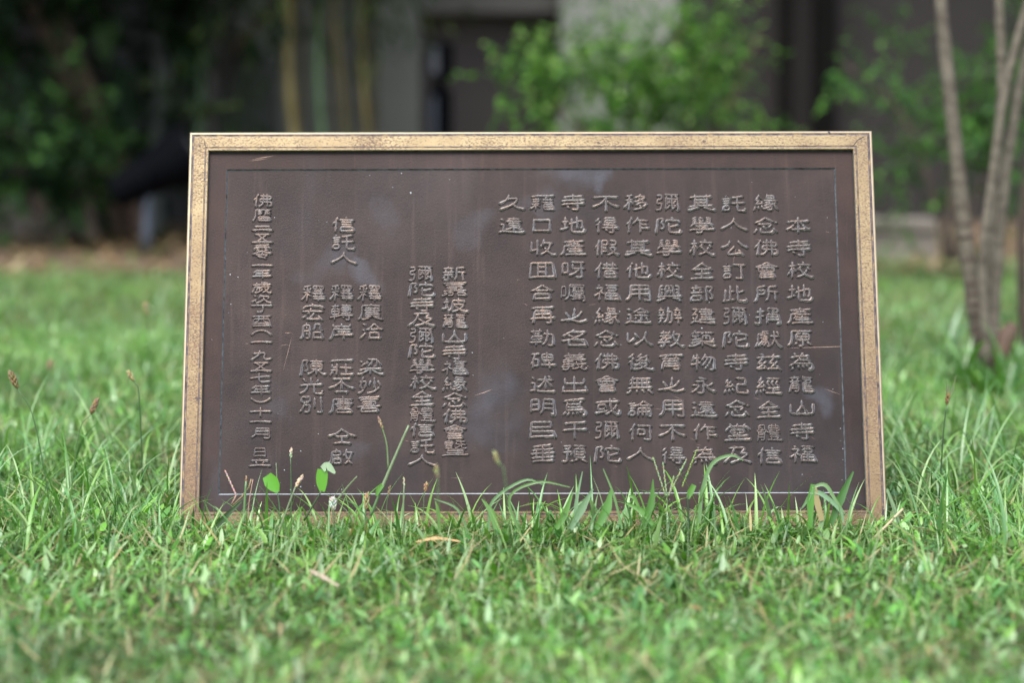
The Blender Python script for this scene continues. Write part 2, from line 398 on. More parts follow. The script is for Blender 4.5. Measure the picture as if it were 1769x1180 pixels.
# plate: border band, stepped line, recessed field
pl = MB(); B, Fd = .0070, .0092     # depth behind the frame face
def quadring(d0, y0, d1, y1, mi):
    r0, r1 = ring(d0), ring(d1)
    for s in range(4):
        a0, b0, a1, b1 = r0[s], r0[(s + 1) % 4], r1[s], r1[(s + 1) % 4]
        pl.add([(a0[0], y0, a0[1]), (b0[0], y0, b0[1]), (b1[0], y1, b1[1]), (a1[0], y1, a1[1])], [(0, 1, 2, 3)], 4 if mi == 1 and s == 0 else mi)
quadring(.0255, B, .0490, B, 0)
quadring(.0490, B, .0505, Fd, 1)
q = ring(.0505)
pl.add([(x, Fd, z) for x, z in q], [(0, 1, 2, 3)], 2)
q = ring(.002); pl.add([(x, .030, z) for x, z in q], [(3, 2, 1, 0)], 0)
# long scratches in the plate
def scratch(x0, z0, x1, z1, w, y): 
    d = Vector((x1 - x0, 0, z1 - z0)); n = Vector((-d.z, 0, d.x)).normalized() * w
    p, q_ = Vector((x0, y - .0002, z0)), Vector((x1, y - .0002, z1)); mdl = (p + q_) / 2 + n * random.uniform(-2, 2)
    pl.add([p, mdl - n, q_, mdl + n], [(0, 1, 2, 3)], 3)
scratch(.325, .240, .434, .243, .0004, Fd); scratch(-.075, .178, -.05, .187, .0004, Fd); scratch(-.368, .497, -.335, .503, .0003, B); scratch(-.372, .495, -.345, .499, .0002, B)
scratch(.376, .186, .398, .178, .0003, Fd); scratch(-.322, .262, -.31, .262, .0003, Fd); scratch(.262, .350, .268, .378, .0002, Fd); scratch(-.31, .262, -.322, .21, .0002, Fd)
for k in range(26):
    x, z = random.uniform(-.39, .39), random.uniform(.06, .47); l = random.uniform(.004, .02); a = random.uniform(-.5, .3)
    scratch(x, z, x + l * math.cos(a), z + l * math.sin(a), .00016, Fd)
M['step_sky_light'] = simple('painted_step_light', (.28, .31, .33), .5, .1, .35, 60)  # paler step patina: sky light on the bottom step painted in
M['scratch'] = simple('bare_copper', (.25, .17, .13), .35, .8, .2, 50)
pl.build('plate', [M['border'], M['verdigris'], M['plate'], M['scratch'], M['step_sky_light']], PL)

# lettering -----------------------------------------------------------------
STROKES = {  # strokes of simple characters in clerical hand: points in -1..1, optional widths
 '人': [[(.02, .85), (-.22, .25), (-1, -.45)], [(-.05, .55), (.35, -.15), (1, -.6)]],
 '之': [[(-.62, .35), (-.35, -.2)], [(.08, .85), (-.02, -.15)], [(.62, .5), (.25, -.15), (-.55, -.6)], [(-1, -.62), (-.3, -.5), (.4, -.78), (1, -.55)]],
 '不': [[(-.92, .72), (0, .78), (.92, .72)], [(.02, .75), (.02, -.95)], [(-.05, .5), (-.4, -.05), (-1, -.45)], [(.1, .25), (.5, -.2), (1, -.42)]],
 '久': [[(-.15, .95), (-.4, .35), (-.9, -.05)], [(-.3, .48), (.45, .5), (.1, -.2), (-.85, -.8)], [(.05, -.05), (.45, -.55), (1, -.75)]],
 '一': [[(-1, -.12), (-.4, .12), (.3, .1), (1, -.08)]],
 '二': [[(-.72, .55), (0, .62), (.75, .5)], [(-1, -.6), (-.3, -.38), (.3, -.42), (1, -.62)]],
 '十': [[(-1, .05), (0, .18), (1, .12)], [(0, .95), (0, -.95)]],
 '丁': [[(-1, .7), (-.2, .8), (1, .72)], [(.12, .75), (.14, -.3), (-.08, -.8), (-.45, -.78)]],
 '九': [[(-.12, .95), (-.25, .1), (-.95, -.85)], [(-.75, .32), (.32, .45), (.28, -.35), (.5, -.75), (1, -.6)]],
 '七': [[(-1, -.1), (0, .2), (.9, .3)], [(-.15, .95), (-.15, -.4), (.1, -.8), (.9, -.72)]],
 '山': [[(-.85, .35), (-.85, -.5), (-.6, -.72), (.6, -.72), (.85, -.5), (.85, .4)], [(.0, .85), (-.02, .25), (-.38, -.62)], [(0, .3), (.38, -.62)]],
 '口': [[(-.62, .68), (-.62, -.75)], [(-.62, .62), (.62, .62)], [(.62, .68), (.6, -.75)], [(-.62, -.68), (.62, -.68)]],
 '以': [[(-.85, .7), (-.8, -.35), (-.35, .05)], [(-.3, .65), (-.08, .2)], [(.55, .85), (.35, 0), (-.3, -.75)], [(.42, .15), (.65, -.4), (1, -.75)]],
 '及': [[(-.6, .8), (.5, .82), (.28, .2)], [(.28, .2), (.75, .15), (.2, -.5), (-.5, -.92)], [(-.25, .78), (-.5, -.1), (-1, -.85)], [(-.25, .1), (.3, -.5), (1, -.88)]],
 '立': [[(0, 1), (0, .6)], [(-.8, .52), (.8, .52)], [(-.38, .3), (-.25, -.5)], [(.42, .3), (.2, -.5)], [(-1, -.8), (0, -.62), (1, -.8)]],
 '(': [[(-.95, -.75), (-.5, .25), (0, .55), (.5, .25), (.95, -.75)]],
 ')': [[(-.95, .75), (-.5, -.25), (0, -.55), (.5, -.25), (.95, .75)]],
 '仝': [[(0, .95), (-.4, .4), (-1, .08)], [(0, .85), (.5, .35), (1, .05)], [(-.45, .02), (.45, .02)], [(0, 0), (0, -.75)], [(-.6, -.8), (0, -.72), (.62, -.82)]],
 '五': [[(-.7, .82), (.7, .82)], [(-.45, .78), (.45, -.7)], [(.4, .7), (-.5, -.7)], [(-1, -.85), (0, -.72), (1, -.85)]],
 '公': [[(-.35, .85), (-.5, .42), (-1, .05)], [(.3, .85), (.55, .42), (1, .08)], [(-.02, .2), (-.5, -.72), (.6, -.62)], [(.32, -.25), (.65, -.85)]],
 '丕': [[(-.7, .88), (.75, .88)], [(0, .85), (0, -.3)], [(0, .6), (-.45, .1), (-1, -.2)], [(.05, .45), (.5, .0), (1, -.25)], [(-.5, -.65), (0, -.6), (.5, -.68)]],
}
CENTRE_LINES = {  # centre lines of the other characters on a 64 grid: each stroke is a run of x, y, x, y ...
 '㠯': [[5, 8, 57, 8], [5, 5, 5, 58, 6, 59, 52, 59, 53, 58, 53, 42, 52, 41, 5, 41], [5, 27, 56, 27, 58, 26, 58, 5]],
 '他': [[28, 52, 28, 37], [42, 42, 51, 45, 56, 45, 55, 24, 53, 21, 48, 22], [27, 34, 28, 9, 29, 6, 32, 5, 53, 5, 57, 7, 58, 12, 60, 14], [16, 51, 18, 58], [4, 32, 8, 39, 12, 41], [42, 18, 42, 58], [13, 4, 13, 40, 12, 41, 14, 48], [21, 33, 27, 34, 29, 37, 41, 40]],
 '何': [[39, 6, 42, 4, 51, 4, 53, 6, 54, 52], [25, 16, 25, 39, 41, 38, 41, 21, 25, 21], [24, 52, 58, 52], [5, 33, 5, 35, 8, 39, 12, 41], [13, 4, 13, 40, 12, 41, 13, 48, 18, 58]],
 '佛': [[34, 24, 58, 24, 58, 16, 57, 10, 52, 9, 50, 11], [34, 58, 34, 24], [45, 4, 45, 58], [23, 49, 57, 49, 57, 37, 24, 37, 22, 24, 33, 24], [21, 5, 24, 6, 29, 12, 32, 18, 33, 24], [4, 32, 5, 35, 8, 39, 12, 41], [13, 4, 13, 40, 12, 41, 13, 47, 19, 58]],
 '作': [[6, 36, 9, 39, 12, 41], [39, 20, 58, 20], [39, 34, 57, 34], [32, 48, 58, 48], [39, 4, 39, 48], [13, 5, 12, 41, 14, 47, 19, 58, 18, 60], [22, 36, 29, 47, 32, 48, 34, 58]],
 '信': [[26, 39, 54, 39], [38, 58, 40, 53], [25, 6, 26, 21, 54, 21, 54, 6], [21, 48, 59, 48], [25, 6, 54, 6], [26, 30, 54, 30], [5, 33, 5, 35, 8, 40, 12, 42], [13, 4, 13, 41, 12, 42, 13, 48, 17, 58]],
 '借': [[28, 18, 53, 18], [4, 32, 5, 35, 8, 39, 12, 41], [28, 6, 53, 6], [47, 58, 47, 38], [32, 58, 32, 38], [23, 51, 56, 51], [21, 38, 58, 38], [27, 4, 27, 28, 52, 28, 53, 6], [13, 4, 13, 40, 12, 42, 13, 47, 18, 58]],
 '假': [[42, 31, 55, 31, 52, 21, 50, 17, 47, 15], [42, 56, 55, 56, 55, 41, 42, 40], [4, 31, 6, 37, 10, 39], [22, 29, 33, 29], [22, 17, 34, 17], [21, 4, 21, 56, 34, 56, 34, 40, 22, 40], [34, 5, 36, 4, 37, 5, 46, 12, 48, 13], [11, 4, 11, 38, 10, 40, 14, 58], [42, 31, 41, 27, 45, 17, 47, 16, 49, 12, 57, 5]],
 '光': [[39, 34, 39, 7, 41, 5], [56, 5, 58, 7, 58, 13, 60, 15], [31, 58, 31, 34], [41, 5, 42, 4, 55, 4, 56, 5], [7, 5, 12, 8, 18, 15, 22, 26, 22, 34], [46, 43, 50, 52], [5, 34, 58, 34], [10, 55, 12, 55, 18, 43]],
 '全': [[12, 37, 13, 35], [31, 33, 31, 4], [15, 19, 48, 19], [32, 56, 43, 45, 56, 35], [13, 35, 15, 34, 48, 34, 52, 37], [7, 4, 55, 4], [7, 35, 12, 37, 12, 39, 18, 43, 29, 55, 32, 56, 34, 59]],
 '其': [[17, 40, 46, 40], [17, 29, 46, 29], [6, 51, 56, 51], [4, 5, 7, 5, 22, 11, 26, 11], [38, 11, 41, 11, 56, 5, 61, 5], [5, 18, 58, 18], [46, 58, 46, 18], [17, 58, 17, 18]],
 '兹': [[13, 59, 16, 58, 19, 54, 20, 48], [7, 8, 11, 7, 26, 9], [34, 26, 47, 26], [7, 26, 19, 26], [42, 49, 42, 52, 46, 58], [7, 26, 8, 31, 16, 42, 16, 48], [34, 26, 36, 31, 44, 43, 44, 48], [50, 17, 52, 17, 54, 14, 55, 10, 56, 9, 58, 5], [5, 48, 58, 48], [21, 17, 23, 16, 25, 10, 28, 6], [35, 8, 37, 12, 42, 18, 46, 23, 47, 26, 50, 28, 53, 34], [7, 8, 9, 12, 16, 19, 18, 22, 19, 26, 21, 27, 25, 33], [28, 6, 30, 6, 35, 8, 38, 7, 55, 10]],
 '再': [[31, 58, 31, 21], [12, 34, 51, 34], [7, 58, 56, 58], [4, 21, 58, 21], [12, 4, 12, 47, 51, 47, 50, 6, 47, 4, 41, 4, 40, 5]],
 '出': [[31, 58, 31, 8], [8, 52, 8, 35, 54, 35, 55, 52], [58, 25, 58, 5], [5, 25, 5, 8, 5, 8, 58, 8]],
 '別': [[16, 39, 30, 40, 30, 57, 8, 57, 8, 40, 16, 39], [47, 5, 55, 4, 57, 5, 58, 7, 58, 58], [42, 52, 42, 21], [16, 39, 15, 29, 16, 28, 30, 28, 29, 12, 28, 5, 24, 4, 18, 5], [7, 7, 10, 13], [11, 14, 15, 29]],
 '勒': [[45, 5, 47, 4, 52, 4, 55, 6], [35, 44, 58, 43, 58, 16, 57, 10, 55, 6], [4, 15, 32, 15], [18, 43, 26, 44, 26, 59], [18, 24, 7, 24, 6, 35, 30, 36, 31, 35, 31, 25, 18, 24], [4, 53, 32, 53], [11, 58, 11, 44, 18, 44, 18, 43, 18, 4], [32, 5, 37, 11, 41, 20, 45, 41, 45, 58]],
 '原': [[36, 5, 37, 7, 37, 26], [21, 37, 53, 37], [28, 5, 29, 4, 34, 4, 36, 5], [34, 47, 35, 52], [48, 18, 56, 9], [19, 11, 23, 16], [34, 47, 21, 47, 21, 26, 52, 26, 53, 47, 34, 47], [5, 7, 7, 12, 10, 31, 10, 58, 58, 58]],
 '合': [[15, 40, 17, 37, 45, 37, 48, 41], [32, 55, 33, 58], [14, 8, 48, 8], [14, 4, 14, 25, 48, 25, 48, 5], [32, 55, 39, 48, 48, 41, 56, 37, 58, 38], [4, 37, 6, 37, 13, 40, 15, 40, 16, 42, 22, 47, 30, 54, 32, 55]],
 '名': [[29, 27, 32, 33], [27, 53, 28, 57, 30, 58, 34, 60], [20, 7, 58, 7], [18, 41, 22, 41, 30, 35, 32, 33], [32, 33, 36, 34, 45, 39, 54, 47, 55, 51], [20, 25, 20, 4], [3, 24, 8, 23, 26, 27, 29, 27, 30, 26, 57, 26, 58, 26, 58, 5], [5, 42, 10, 43, 23, 52, 26, 52, 54, 52, 55, 51, 59, 52]],
 '呀': [[50, 35, 58, 35], [22, 10, 28, 14, 39, 24, 46, 34], [26, 58, 57, 58], [4, 16, 4, 55, 17, 55, 17, 21, 4, 21], [29, 50, 27, 35, 46, 35, 48, 33], [36, 6, 40, 4, 44, 4, 48, 5, 50, 8, 50, 32, 48, 33, 50, 35, 50, 58]],
 '唐': [[20, 6, 53, 6], [15, 35, 58, 35], [19, 26, 52, 26, 53, 27, 53, 42, 52, 43, 20, 43], [5, 5, 7, 11, 9, 21, 10, 52, 59, 52], [32, 60, 35, 58, 36, 55, 36, 18], [20, 6, 20, 17, 21, 18, 36, 18, 53, 17, 53, 6]],
 '啟': [[14, 8, 30, 8], [47, 16, 47, 21, 50, 22, 53, 32, 55, 46], [36, 34, 37, 37, 40, 38], [47, 16, 50, 15, 53, 9], [9, 36, 29, 36, 29, 50, 21, 50, 18, 58], [14, 5, 14, 24, 30, 24, 30, 8], [5, 6, 8, 19, 9, 50, 20, 50], [42, 47, 58, 47], [39, 7, 43, 10, 45, 15, 47, 16], [44, 58, 40, 39, 42, 37, 45, 23, 47, 21]],
 '喜': [[13, 5, 50, 5], [13, 5, 13, 15, 13, 16, 49, 16, 50, 15, 50, 5], [42, 23, 43, 31], [5, 54, 57, 54], [31, 58, 31, 47], [43, 31, 15, 31, 14, 32, 14, 39, 48, 39, 49, 32, 43, 31], [3, 23, 59, 23], [10, 46, 30, 46, 31, 47, 32, 46, 53, 46], [19, 31, 19, 28, 21, 23]],
 '嘉': [[16, 15, 16, 18], [38, 5, 55, 5], [6, 15, 15, 14], [43, 28, 46, 29], [38, 5, 38, 16, 55, 16, 55, 16, 55, 5], [16, 15, 28, 15, 29, 14, 28, 7, 26, 4, 20, 4, 17, 5], [5, 55, 59, 55], [32, 58, 32, 47], [42, 31, 13, 32, 13, 32, 13, 39, 51, 40, 52, 32, 51, 32, 42, 31], [10, 47, 54, 47], [42, 24, 42, 31], [5, 23, 58, 23], [22, 31, 23, 23], [4, 4, 7, 5, 10, 7, 14, 10, 15, 14]],
 '囑': [[51, 7, 51, 4], [49, 46, 57, 47], [44, 47, 44, 41], [49, 42, 58, 40], [30, 21, 31, 23], [28, 7, 40, 8], [21, 20, 26, 19, 30, 21], [49, 8, 51, 7], [39, 36, 39, 31, 40, 30, 48, 30], [34, 25, 34, 29], [31, 23, 34, 25], [29, 40, 39, 42, 38, 46, 30, 47], [31, 19, 49, 19, 50, 18, 50, 14, 49, 13], [40, 24, 40, 8, 41, 8, 49, 8], [30, 21, 31, 18, 31, 13, 48, 13, 49, 8], [3, 15, 3, 54, 13, 54, 13, 21, 4, 21], [34, 25, 40, 24, 58, 24, 58, 6, 55, 3, 53, 3, 51, 4], [14, 5, 18, 12, 21, 20, 22, 30, 22, 59, 57, 59, 58, 59, 58, 52, 57, 52, 22, 52], [39, 30, 34, 29, 30, 30, 30, 36, 31, 37, 58, 37, 58, 31, 57, 30, 49, 30, 48, 31, 48, 36]],
 '囬': [[22, 24, 40, 24], [22, 42, 40, 42], [22, 58, 22, 7], [4, 7, 58, 7], [40, 7, 40, 58], [4, 4, 4, 58, 58, 58, 58, 4]],
 '地': [[22, 33, 29, 34], [43, 42, 52, 45, 56, 45, 55, 22, 53, 20, 50, 20], [29, 36, 42, 39], [13, 58, 13, 19], [5, 42, 20, 42], [29, 52, 29, 8, 30, 5, 34, 4, 52, 4, 55, 5, 58, 10, 58, 12, 57, 15], [42, 59, 42, 17], [4, 14, 12, 17, 13, 19, 20, 21]],
 '坡': [[13, 58, 13, 20], [42, 58, 42, 34], [5, 43, 19, 43], [19, 6, 22, 10, 26, 19, 27, 34, 27, 49, 56, 49, 57, 49, 56, 44, 55, 40], [32, 33, 33, 28, 41, 15, 48, 9, 54, 6, 56, 5, 60, 6], [5, 16, 12, 19, 13, 21, 19, 22], [27, 5, 30, 5, 39, 10, 42, 13, 44, 13, 50, 23, 54, 30, 54, 33, 27, 34]],
 '垂': [[16, 17, 16, 43], [47, 17, 47, 43], [31, 55, 31, 4], [4, 31, 58, 31], [10, 4, 52, 4], [8, 44, 55, 44], [7, 17, 55, 17], [9, 55, 31, 55, 32, 56, 51, 58]],
 '堂': [[31, 26, 16, 27, 15, 28, 15, 38, 47, 38, 47, 27, 31, 26], [31, 48, 31, 58], [12, 58, 16, 52, 16, 48], [47, 52, 47, 48], [10, 16, 53, 16], [31, 26, 31, 4], [4, 38, 5, 48, 16, 48, 58, 48, 58, 38], [4, 4, 58, 4], [44, 51, 47, 52, 50, 58]],
 '妙': [[29, 32, 33, 47], [10, 45, 6, 27, 8, 25, 16, 20], [43, 58, 43, 23], [11, 46, 13, 58, 15, 60], [16, 17, 19, 16], [52, 48, 58, 34], [5, 5, 10, 8, 16, 17], [25, 5, 28, 5, 35, 7, 42, 11, 50, 19, 55, 26], [4, 45, 22, 45, 20, 31, 17, 21, 16, 20]],
 '學': [[23, 52, 26, 52, 27, 52], [27, 52, 30, 56], [22, 41, 25, 40], [33, 55, 35, 59], [34, 43, 33, 45, 36, 48], [42, 43, 52, 43], [43, 50, 53, 50], [11, 43, 20, 43], [10, 50, 10, 55, 10, 57, 19, 59], [4, 16, 59, 16], [25, 47, 27, 47, 34, 43], [25, 36, 25, 40, 29, 43, 30, 45], [21, 4, 23, 3, 30, 4, 32, 5, 32, 19, 33, 21, 41, 24, 42, 27], [42, 57, 53, 57, 53, 56, 52, 36], [5, 29, 5, 36, 11, 36, 56, 36, 57, 36, 57, 29], [11, 36, 10, 50, 19, 50], [16, 28, 48, 28], [26, 58, 36, 53]],
 '宏': [[25, 35, 27, 44], [9, 12, 15, 19], [29, 59, 32, 58, 34, 52], [19, 7, 29, 6, 51, 9], [46, 18, 50, 13, 51, 9, 53, 8, 55, 5], [24, 7, 25, 11, 31, 19, 35, 27], [5, 35, 22, 35, 23, 34, 22, 30, 19, 26], [6, 44, 6, 51, 34, 52, 57, 51, 58, 44], [23, 35, 58, 35]],
 '寺': [[18, 16, 22, 11], [10, 51, 53, 51], [31, 38, 31, 58], [5, 25, 57, 25], [4, 38, 58, 38], [30, 6, 32, 4, 40, 4, 42, 5, 43, 37]],
 '岸': [[5, 5, 5, 7, 8, 12, 10, 23, 10, 39, 57, 39], [10, 56, 10, 49, 11, 48, 32, 48], [32, 58, 32, 49, 32, 48, 53, 48, 54, 56], [37, 4, 37, 28], [16, 18, 58, 18], [20, 29, 55, 29]],
 '干': [[31, 4, 31, 58], [4, 35, 58, 35], [8, 58, 55, 58]],
 '年': [[15, 19, 15, 36, 54, 36], [34, 50, 34, 4], [4, 19, 58, 19], [16, 51, 55, 50], [5, 39, 14, 50, 16, 51, 18, 58]],
 '廣': [[13, 5, 16, 4, 29, 9], [29, 9, 31, 9], [33, 58, 34, 54, 35, 53, 58, 53], [5, 5, 5, 7, 8, 12, 10, 29, 10, 53, 34, 53], [29, 9, 29, 13], [20, 21, 54, 21], [18, 44, 56, 44], [45, 47, 45, 36], [28, 47, 28, 36], [44, 13, 44, 10, 58, 4], [37, 35, 58, 36], [16, 36, 36, 36, 37, 35, 37, 14], [37, 14, 53, 13, 54, 14, 53, 29, 21, 29, 20, 28, 20, 14, 21, 13, 37, 14]],
 '建': [[10, 37, 18, 36, 17, 27, 14, 19, 12, 17], [12, 17, 13, 14], [53, 53, 55, 55], [26, 27, 55, 27], [26, 53, 53, 53], [23, 18, 57, 18], [26, 36, 53, 36, 53, 53], [22, 45, 58, 45], [39, 58, 39, 12], [6, 5, 13, 14], [13, 14, 21, 8, 29, 6, 34, 5, 57, 5], [5, 34, 6, 36, 10, 37, 10, 40, 16, 50, 17, 54, 17, 55, 6, 55], [7, 26, 9, 20, 12, 17]],
 '彌': [[30, 36, 33, 33], [34, 32, 37, 29, 37, 27], [4, 58, 16, 58, 16, 43, 5, 43, 4, 31, 5, 28, 16, 28, 15, 8, 13, 6, 11, 5, 6, 5, 4, 6], [41, 10, 45, 10, 47, 14], [26, 9, 29, 9, 34, 15], [41, 26, 44, 26, 48, 32, 50, 31], [26, 44, 55, 43, 55, 5, 55, 4, 53, 4, 50, 4], [24, 59, 57, 59], [41, 59, 41, 4], [26, 4, 26, 45, 29, 51], [26, 26, 30, 26, 34, 32], [48, 17, 51, 22], [33, 33, 35, 34, 36, 38], [48, 33, 50, 34, 51, 38], [45, 20, 48, 17, 48, 16, 51, 14], [48, 54, 50, 54, 56, 48, 56, 44, 55, 44], [34, 17, 35, 18, 36, 21], [46, 34, 48, 34, 50, 31], [32, 18, 34, 17, 34, 16, 36, 14]],
 '後': [[33, 26, 35, 34], [33, 26, 50, 25, 49, 21, 42, 14, 41, 12], [5, 47, 17, 59], [27, 46, 28, 49, 37, 58], [19, 5, 23, 5, 29, 6, 37, 10, 38, 13], [5, 29, 8, 33, 12, 34], [30, 23, 38, 13, 41, 12, 45, 9, 56, 5, 60, 6], [22, 35, 23, 34, 28, 35, 35, 34, 37, 35, 52, 36], [13, 4, 12, 34, 13, 39, 17, 45], [47, 43, 51, 40, 52, 37, 55, 34, 56, 32], [27, 46, 39, 45, 43, 47, 48, 52, 51, 52], [20, 19, 23, 19, 26, 22, 30, 23, 31, 26, 33, 26], [28, 35, 29, 38, 35, 42, 37, 45]],
 '得': [[29, 48, 54, 48], [8, 31, 9, 33, 13, 34], [23, 21, 59, 21], [39, 5, 41, 4, 45, 4, 48, 5, 49, 31], [31, 15, 35, 10], [7, 47, 15, 56], [29, 48, 29, 57, 54, 57, 54, 39, 29, 39, 29, 48], [25, 31, 58, 31], [14, 4, 13, 34, 14, 39, 18, 44]],
 '念': [[19, 19, 19, 7, 21, 5, 23, 4, 42, 4, 45, 5, 46, 10], [55, 42, 59, 42], [5, 6, 10, 18], [50, 20, 57, 8], [32, 56, 45, 47, 51, 44], [24, 25, 26, 25, 33, 17], [13, 35, 45, 35, 46, 34, 44, 30, 38, 24, 37, 23], [5, 41, 17, 46, 29, 56, 32, 57, 32, 56]],
 '或': [[45, 58, 47, 58, 54, 54], [26, 5, 29, 5, 39, 15, 43, 15], [5, 9, 28, 14, 31, 16], [26, 24, 26, 23, 8, 23, 8, 38, 26, 38, 26, 24], [4, 48, 56, 48], [42, 21, 45, 22, 47, 25, 53, 38], [37, 58, 38, 34, 40, 23, 42, 21, 42, 16, 49, 6, 51, 5, 55, 5, 56, 5, 58, 10, 58, 15, 57, 18]],
 '所': [[9, 43, 26, 42, 25, 28, 9, 28], [51, 37, 51, 5], [29, 5, 33, 11, 35, 21, 36, 26, 36, 52, 38, 54, 55, 58], [5, 3, 5, 6, 7, 12, 9, 28, 8, 53, 26, 57, 28, 57], [36, 37, 58, 37]],
 '捐': [[5, 25, 14, 27], [30, 26, 58, 26], [30, 16, 58, 16], [14, 29, 23, 30], [39, 44, 32, 44, 32, 57, 56, 56, 56, 44, 39, 44], [5, 46, 23, 46], [30, 4, 30, 35, 58, 35, 58, 6, 57, 4, 55, 4, 50, 4], [4, 5, 8, 4, 10, 4, 13, 4, 14, 7, 14, 58]],
 '收': [[7, 18, 21, 22], [31, 38, 33, 39, 34, 39], [44, 20, 44, 17], [6, 51, 7, 18], [44, 20, 47, 23, 50, 30, 53, 46], [37, 33, 38, 30], [29, 5, 36, 9, 42, 16, 44, 17], [28, 33, 31, 38], [21, 57, 21, 4], [35, 46, 58, 46], [44, 17, 55, 6, 57, 5, 61, 6], [39, 28, 41, 23, 44, 20], [34, 39, 34, 45, 35, 46, 37, 58]],
 '教': [[35, 38, 38, 39], [46, 22, 46, 16], [18, 33, 20, 41], [46, 16, 48, 15, 56, 6, 60, 6], [46, 22, 48, 23, 51, 31, 54, 46], [15, 59, 15, 41], [4, 17, 17, 18, 31, 20], [41, 58, 39, 47, 58, 47], [30, 5, 32, 5, 36, 8, 44, 16, 46, 16], [24, 42, 25, 45, 31, 57], [7, 52, 23, 52, 27, 49], [5, 26, 6, 26, 10, 28, 11, 32], [5, 41, 20, 41, 24, 42, 31, 41, 35, 38], [11, 32, 18, 33, 25, 32, 32, 33, 35, 37, 35, 38], [10, 5, 13, 4, 17, 5, 18, 23, 24, 29, 25, 32], [39, 47, 38, 46, 37, 40, 39, 38, 43, 24, 46, 22]],
 '新': [[22, 37, 25, 47], [10, 47, 11, 42, 10, 40, 10, 37], [16, 58, 18, 52, 19, 52, 29, 52], [51, 36, 51, 4], [5, 52, 18, 52], [10, 6, 13, 5, 16, 5, 17, 6, 17, 37], [5, 26, 29, 26], [25, 20, 28, 14], [5, 12, 9, 19], [32, 4, 32, 6, 34, 11, 37, 22, 37, 52, 37, 53, 54, 57, 56, 56], [37, 37, 58, 37], [4, 37, 30, 37]],
 '日': [[5, 9, 57, 9], [5, 34, 57, 34], [5, 5, 5, 58, 6, 58, 56, 58, 57, 58, 57, 6]],
 '明': [[4, 40, 22, 40], [33, 26, 58, 26], [34, 42, 58, 42], [4, 16, 4, 58, 22, 57, 22, 22, 4, 22], [26, 9, 31, 18, 33, 26, 34, 58, 58, 58, 58, 7, 56, 5, 47, 5]],
 '曁': [[8, 37, 25, 37], [6, 49, 26, 49], [4, 3, 58, 3], [15, 56, 16, 59, 18, 60], [45, 44, 58, 44], [44, 39, 47, 39, 47, 31, 49, 29, 57, 29, 58, 31, 58, 34], [34, 50, 34, 44, 44, 44], [44, 39, 44, 44], [7, 29, 9, 29, 26, 31], [45, 44, 46, 55], [13, 18, 49, 18], [13, 18, 13, 24, 14, 24, 48, 24, 50, 23, 50, 11, 49, 10, 13, 10, 13, 18], [30, 30, 32, 29, 39, 33, 44, 39], [33, 56, 56, 56], [7, 43, 25, 43, 26, 44, 26, 55, 16, 55, 15, 56, 6, 54, 6, 45, 8, 42, 7, 29]],
 '曆': [[5, 5, 7, 13, 9, 24, 10, 58, 57, 58], [20, 15, 52, 15], [20, 6, 52, 6], [49, 41, 48, 42, 49, 43, 57, 43], [24, 51, 24, 43], [24, 39, 29, 37], [46, 51, 46, 30], [20, 6, 20, 23, 21, 24, 52, 23, 52, 6], [35, 32, 41, 37, 44, 42], [23, 43, 24, 30], [15, 51, 17, 50, 24, 51, 29, 52, 32, 52], [38, 50, 46, 51, 47, 52, 53, 52], [16, 32, 20, 38, 24, 39], [37, 43, 44, 43, 47, 42, 56, 33], [16, 43, 32, 43]],
 '會': [[18, 37, 21, 36, 22, 32], [21, 49, 22, 47, 40, 47, 41, 49], [39, 32, 41, 36], [16, 5, 46, 5], [16, 13, 46, 13], [11, 41, 50, 40, 50, 27, 32, 27, 31, 28, 31, 40], [16, 5, 16, 21, 46, 21, 46, 5], [9, 44, 11, 39, 11, 28, 12, 27, 31, 28], [5, 43, 9, 44, 9, 45, 18, 48, 21, 49, 23, 52, 32, 58, 42, 49, 56, 44, 59, 45]],
 '月': [[9, 10, 15, 20, 17, 26], [18, 42, 58, 42], [41, 6, 43, 5, 52, 5, 55, 5, 57, 7, 58, 12, 58, 58, 58, 58, 18, 58, 17, 26, 18, 25, 58, 25]],
 '本': [[16, 16, 46, 16], [31, 4, 31, 58], [5, 16, 15, 25, 20, 33], [42, 33, 46, 26, 52, 19, 56, 17], [22, 36, 24, 40, 25, 45], [37, 45, 38, 39, 40, 35], [6, 45, 56, 45]],
 '校': [[8, 25, 10, 33, 13, 35], [40, 19, 42, 18, 44, 20], [26, 32, 28, 34, 30, 33], [51, 40, 56, 33], [30, 33, 29, 35, 34, 41], [6, 45, 21, 45], [4, 14, 4, 18, 7, 23], [44, 20, 49, 31], [27, 49, 58, 49], [26, 5, 34, 9, 42, 15], [14, 4, 14, 34, 13, 36, 14, 58], [14, 37, 17, 35, 18, 34, 21, 28, 21, 25], [30, 33, 33, 31, 37, 22, 42, 17, 42, 15, 53, 7, 56, 5, 59, 6], [39, 58, 42, 55, 42, 49]],
 '梁': [[6, 50, 12, 47], [31, 4, 31, 27], [49, 50, 52, 50, 53, 48, 58, 39], [25, 56, 49, 56, 47, 35, 45, 33, 40, 32], [24, 32, 27, 34, 32, 40, 35, 47, 37, 56], [35, 21, 38, 17, 47, 10, 56, 6, 60, 7], [2, 7, 6, 6, 15, 10, 26, 18, 27, 22], [5, 22, 26, 22, 27, 21, 35, 21, 36, 22, 58, 22], [8, 33, 15, 41, 21, 42, 24, 49]],
 '次': [[28, 48, 55, 47, 55, 42, 51, 34], [8, 52, 15, 48], [5, 12, 16, 28], [17, 5, 19, 5, 27, 11, 34, 20, 37, 26, 39, 27], [23, 37, 27, 47, 28, 48, 30, 58], [38, 39, 38, 27, 41, 26, 44, 18, 48, 13, 52, 9, 57, 6]],
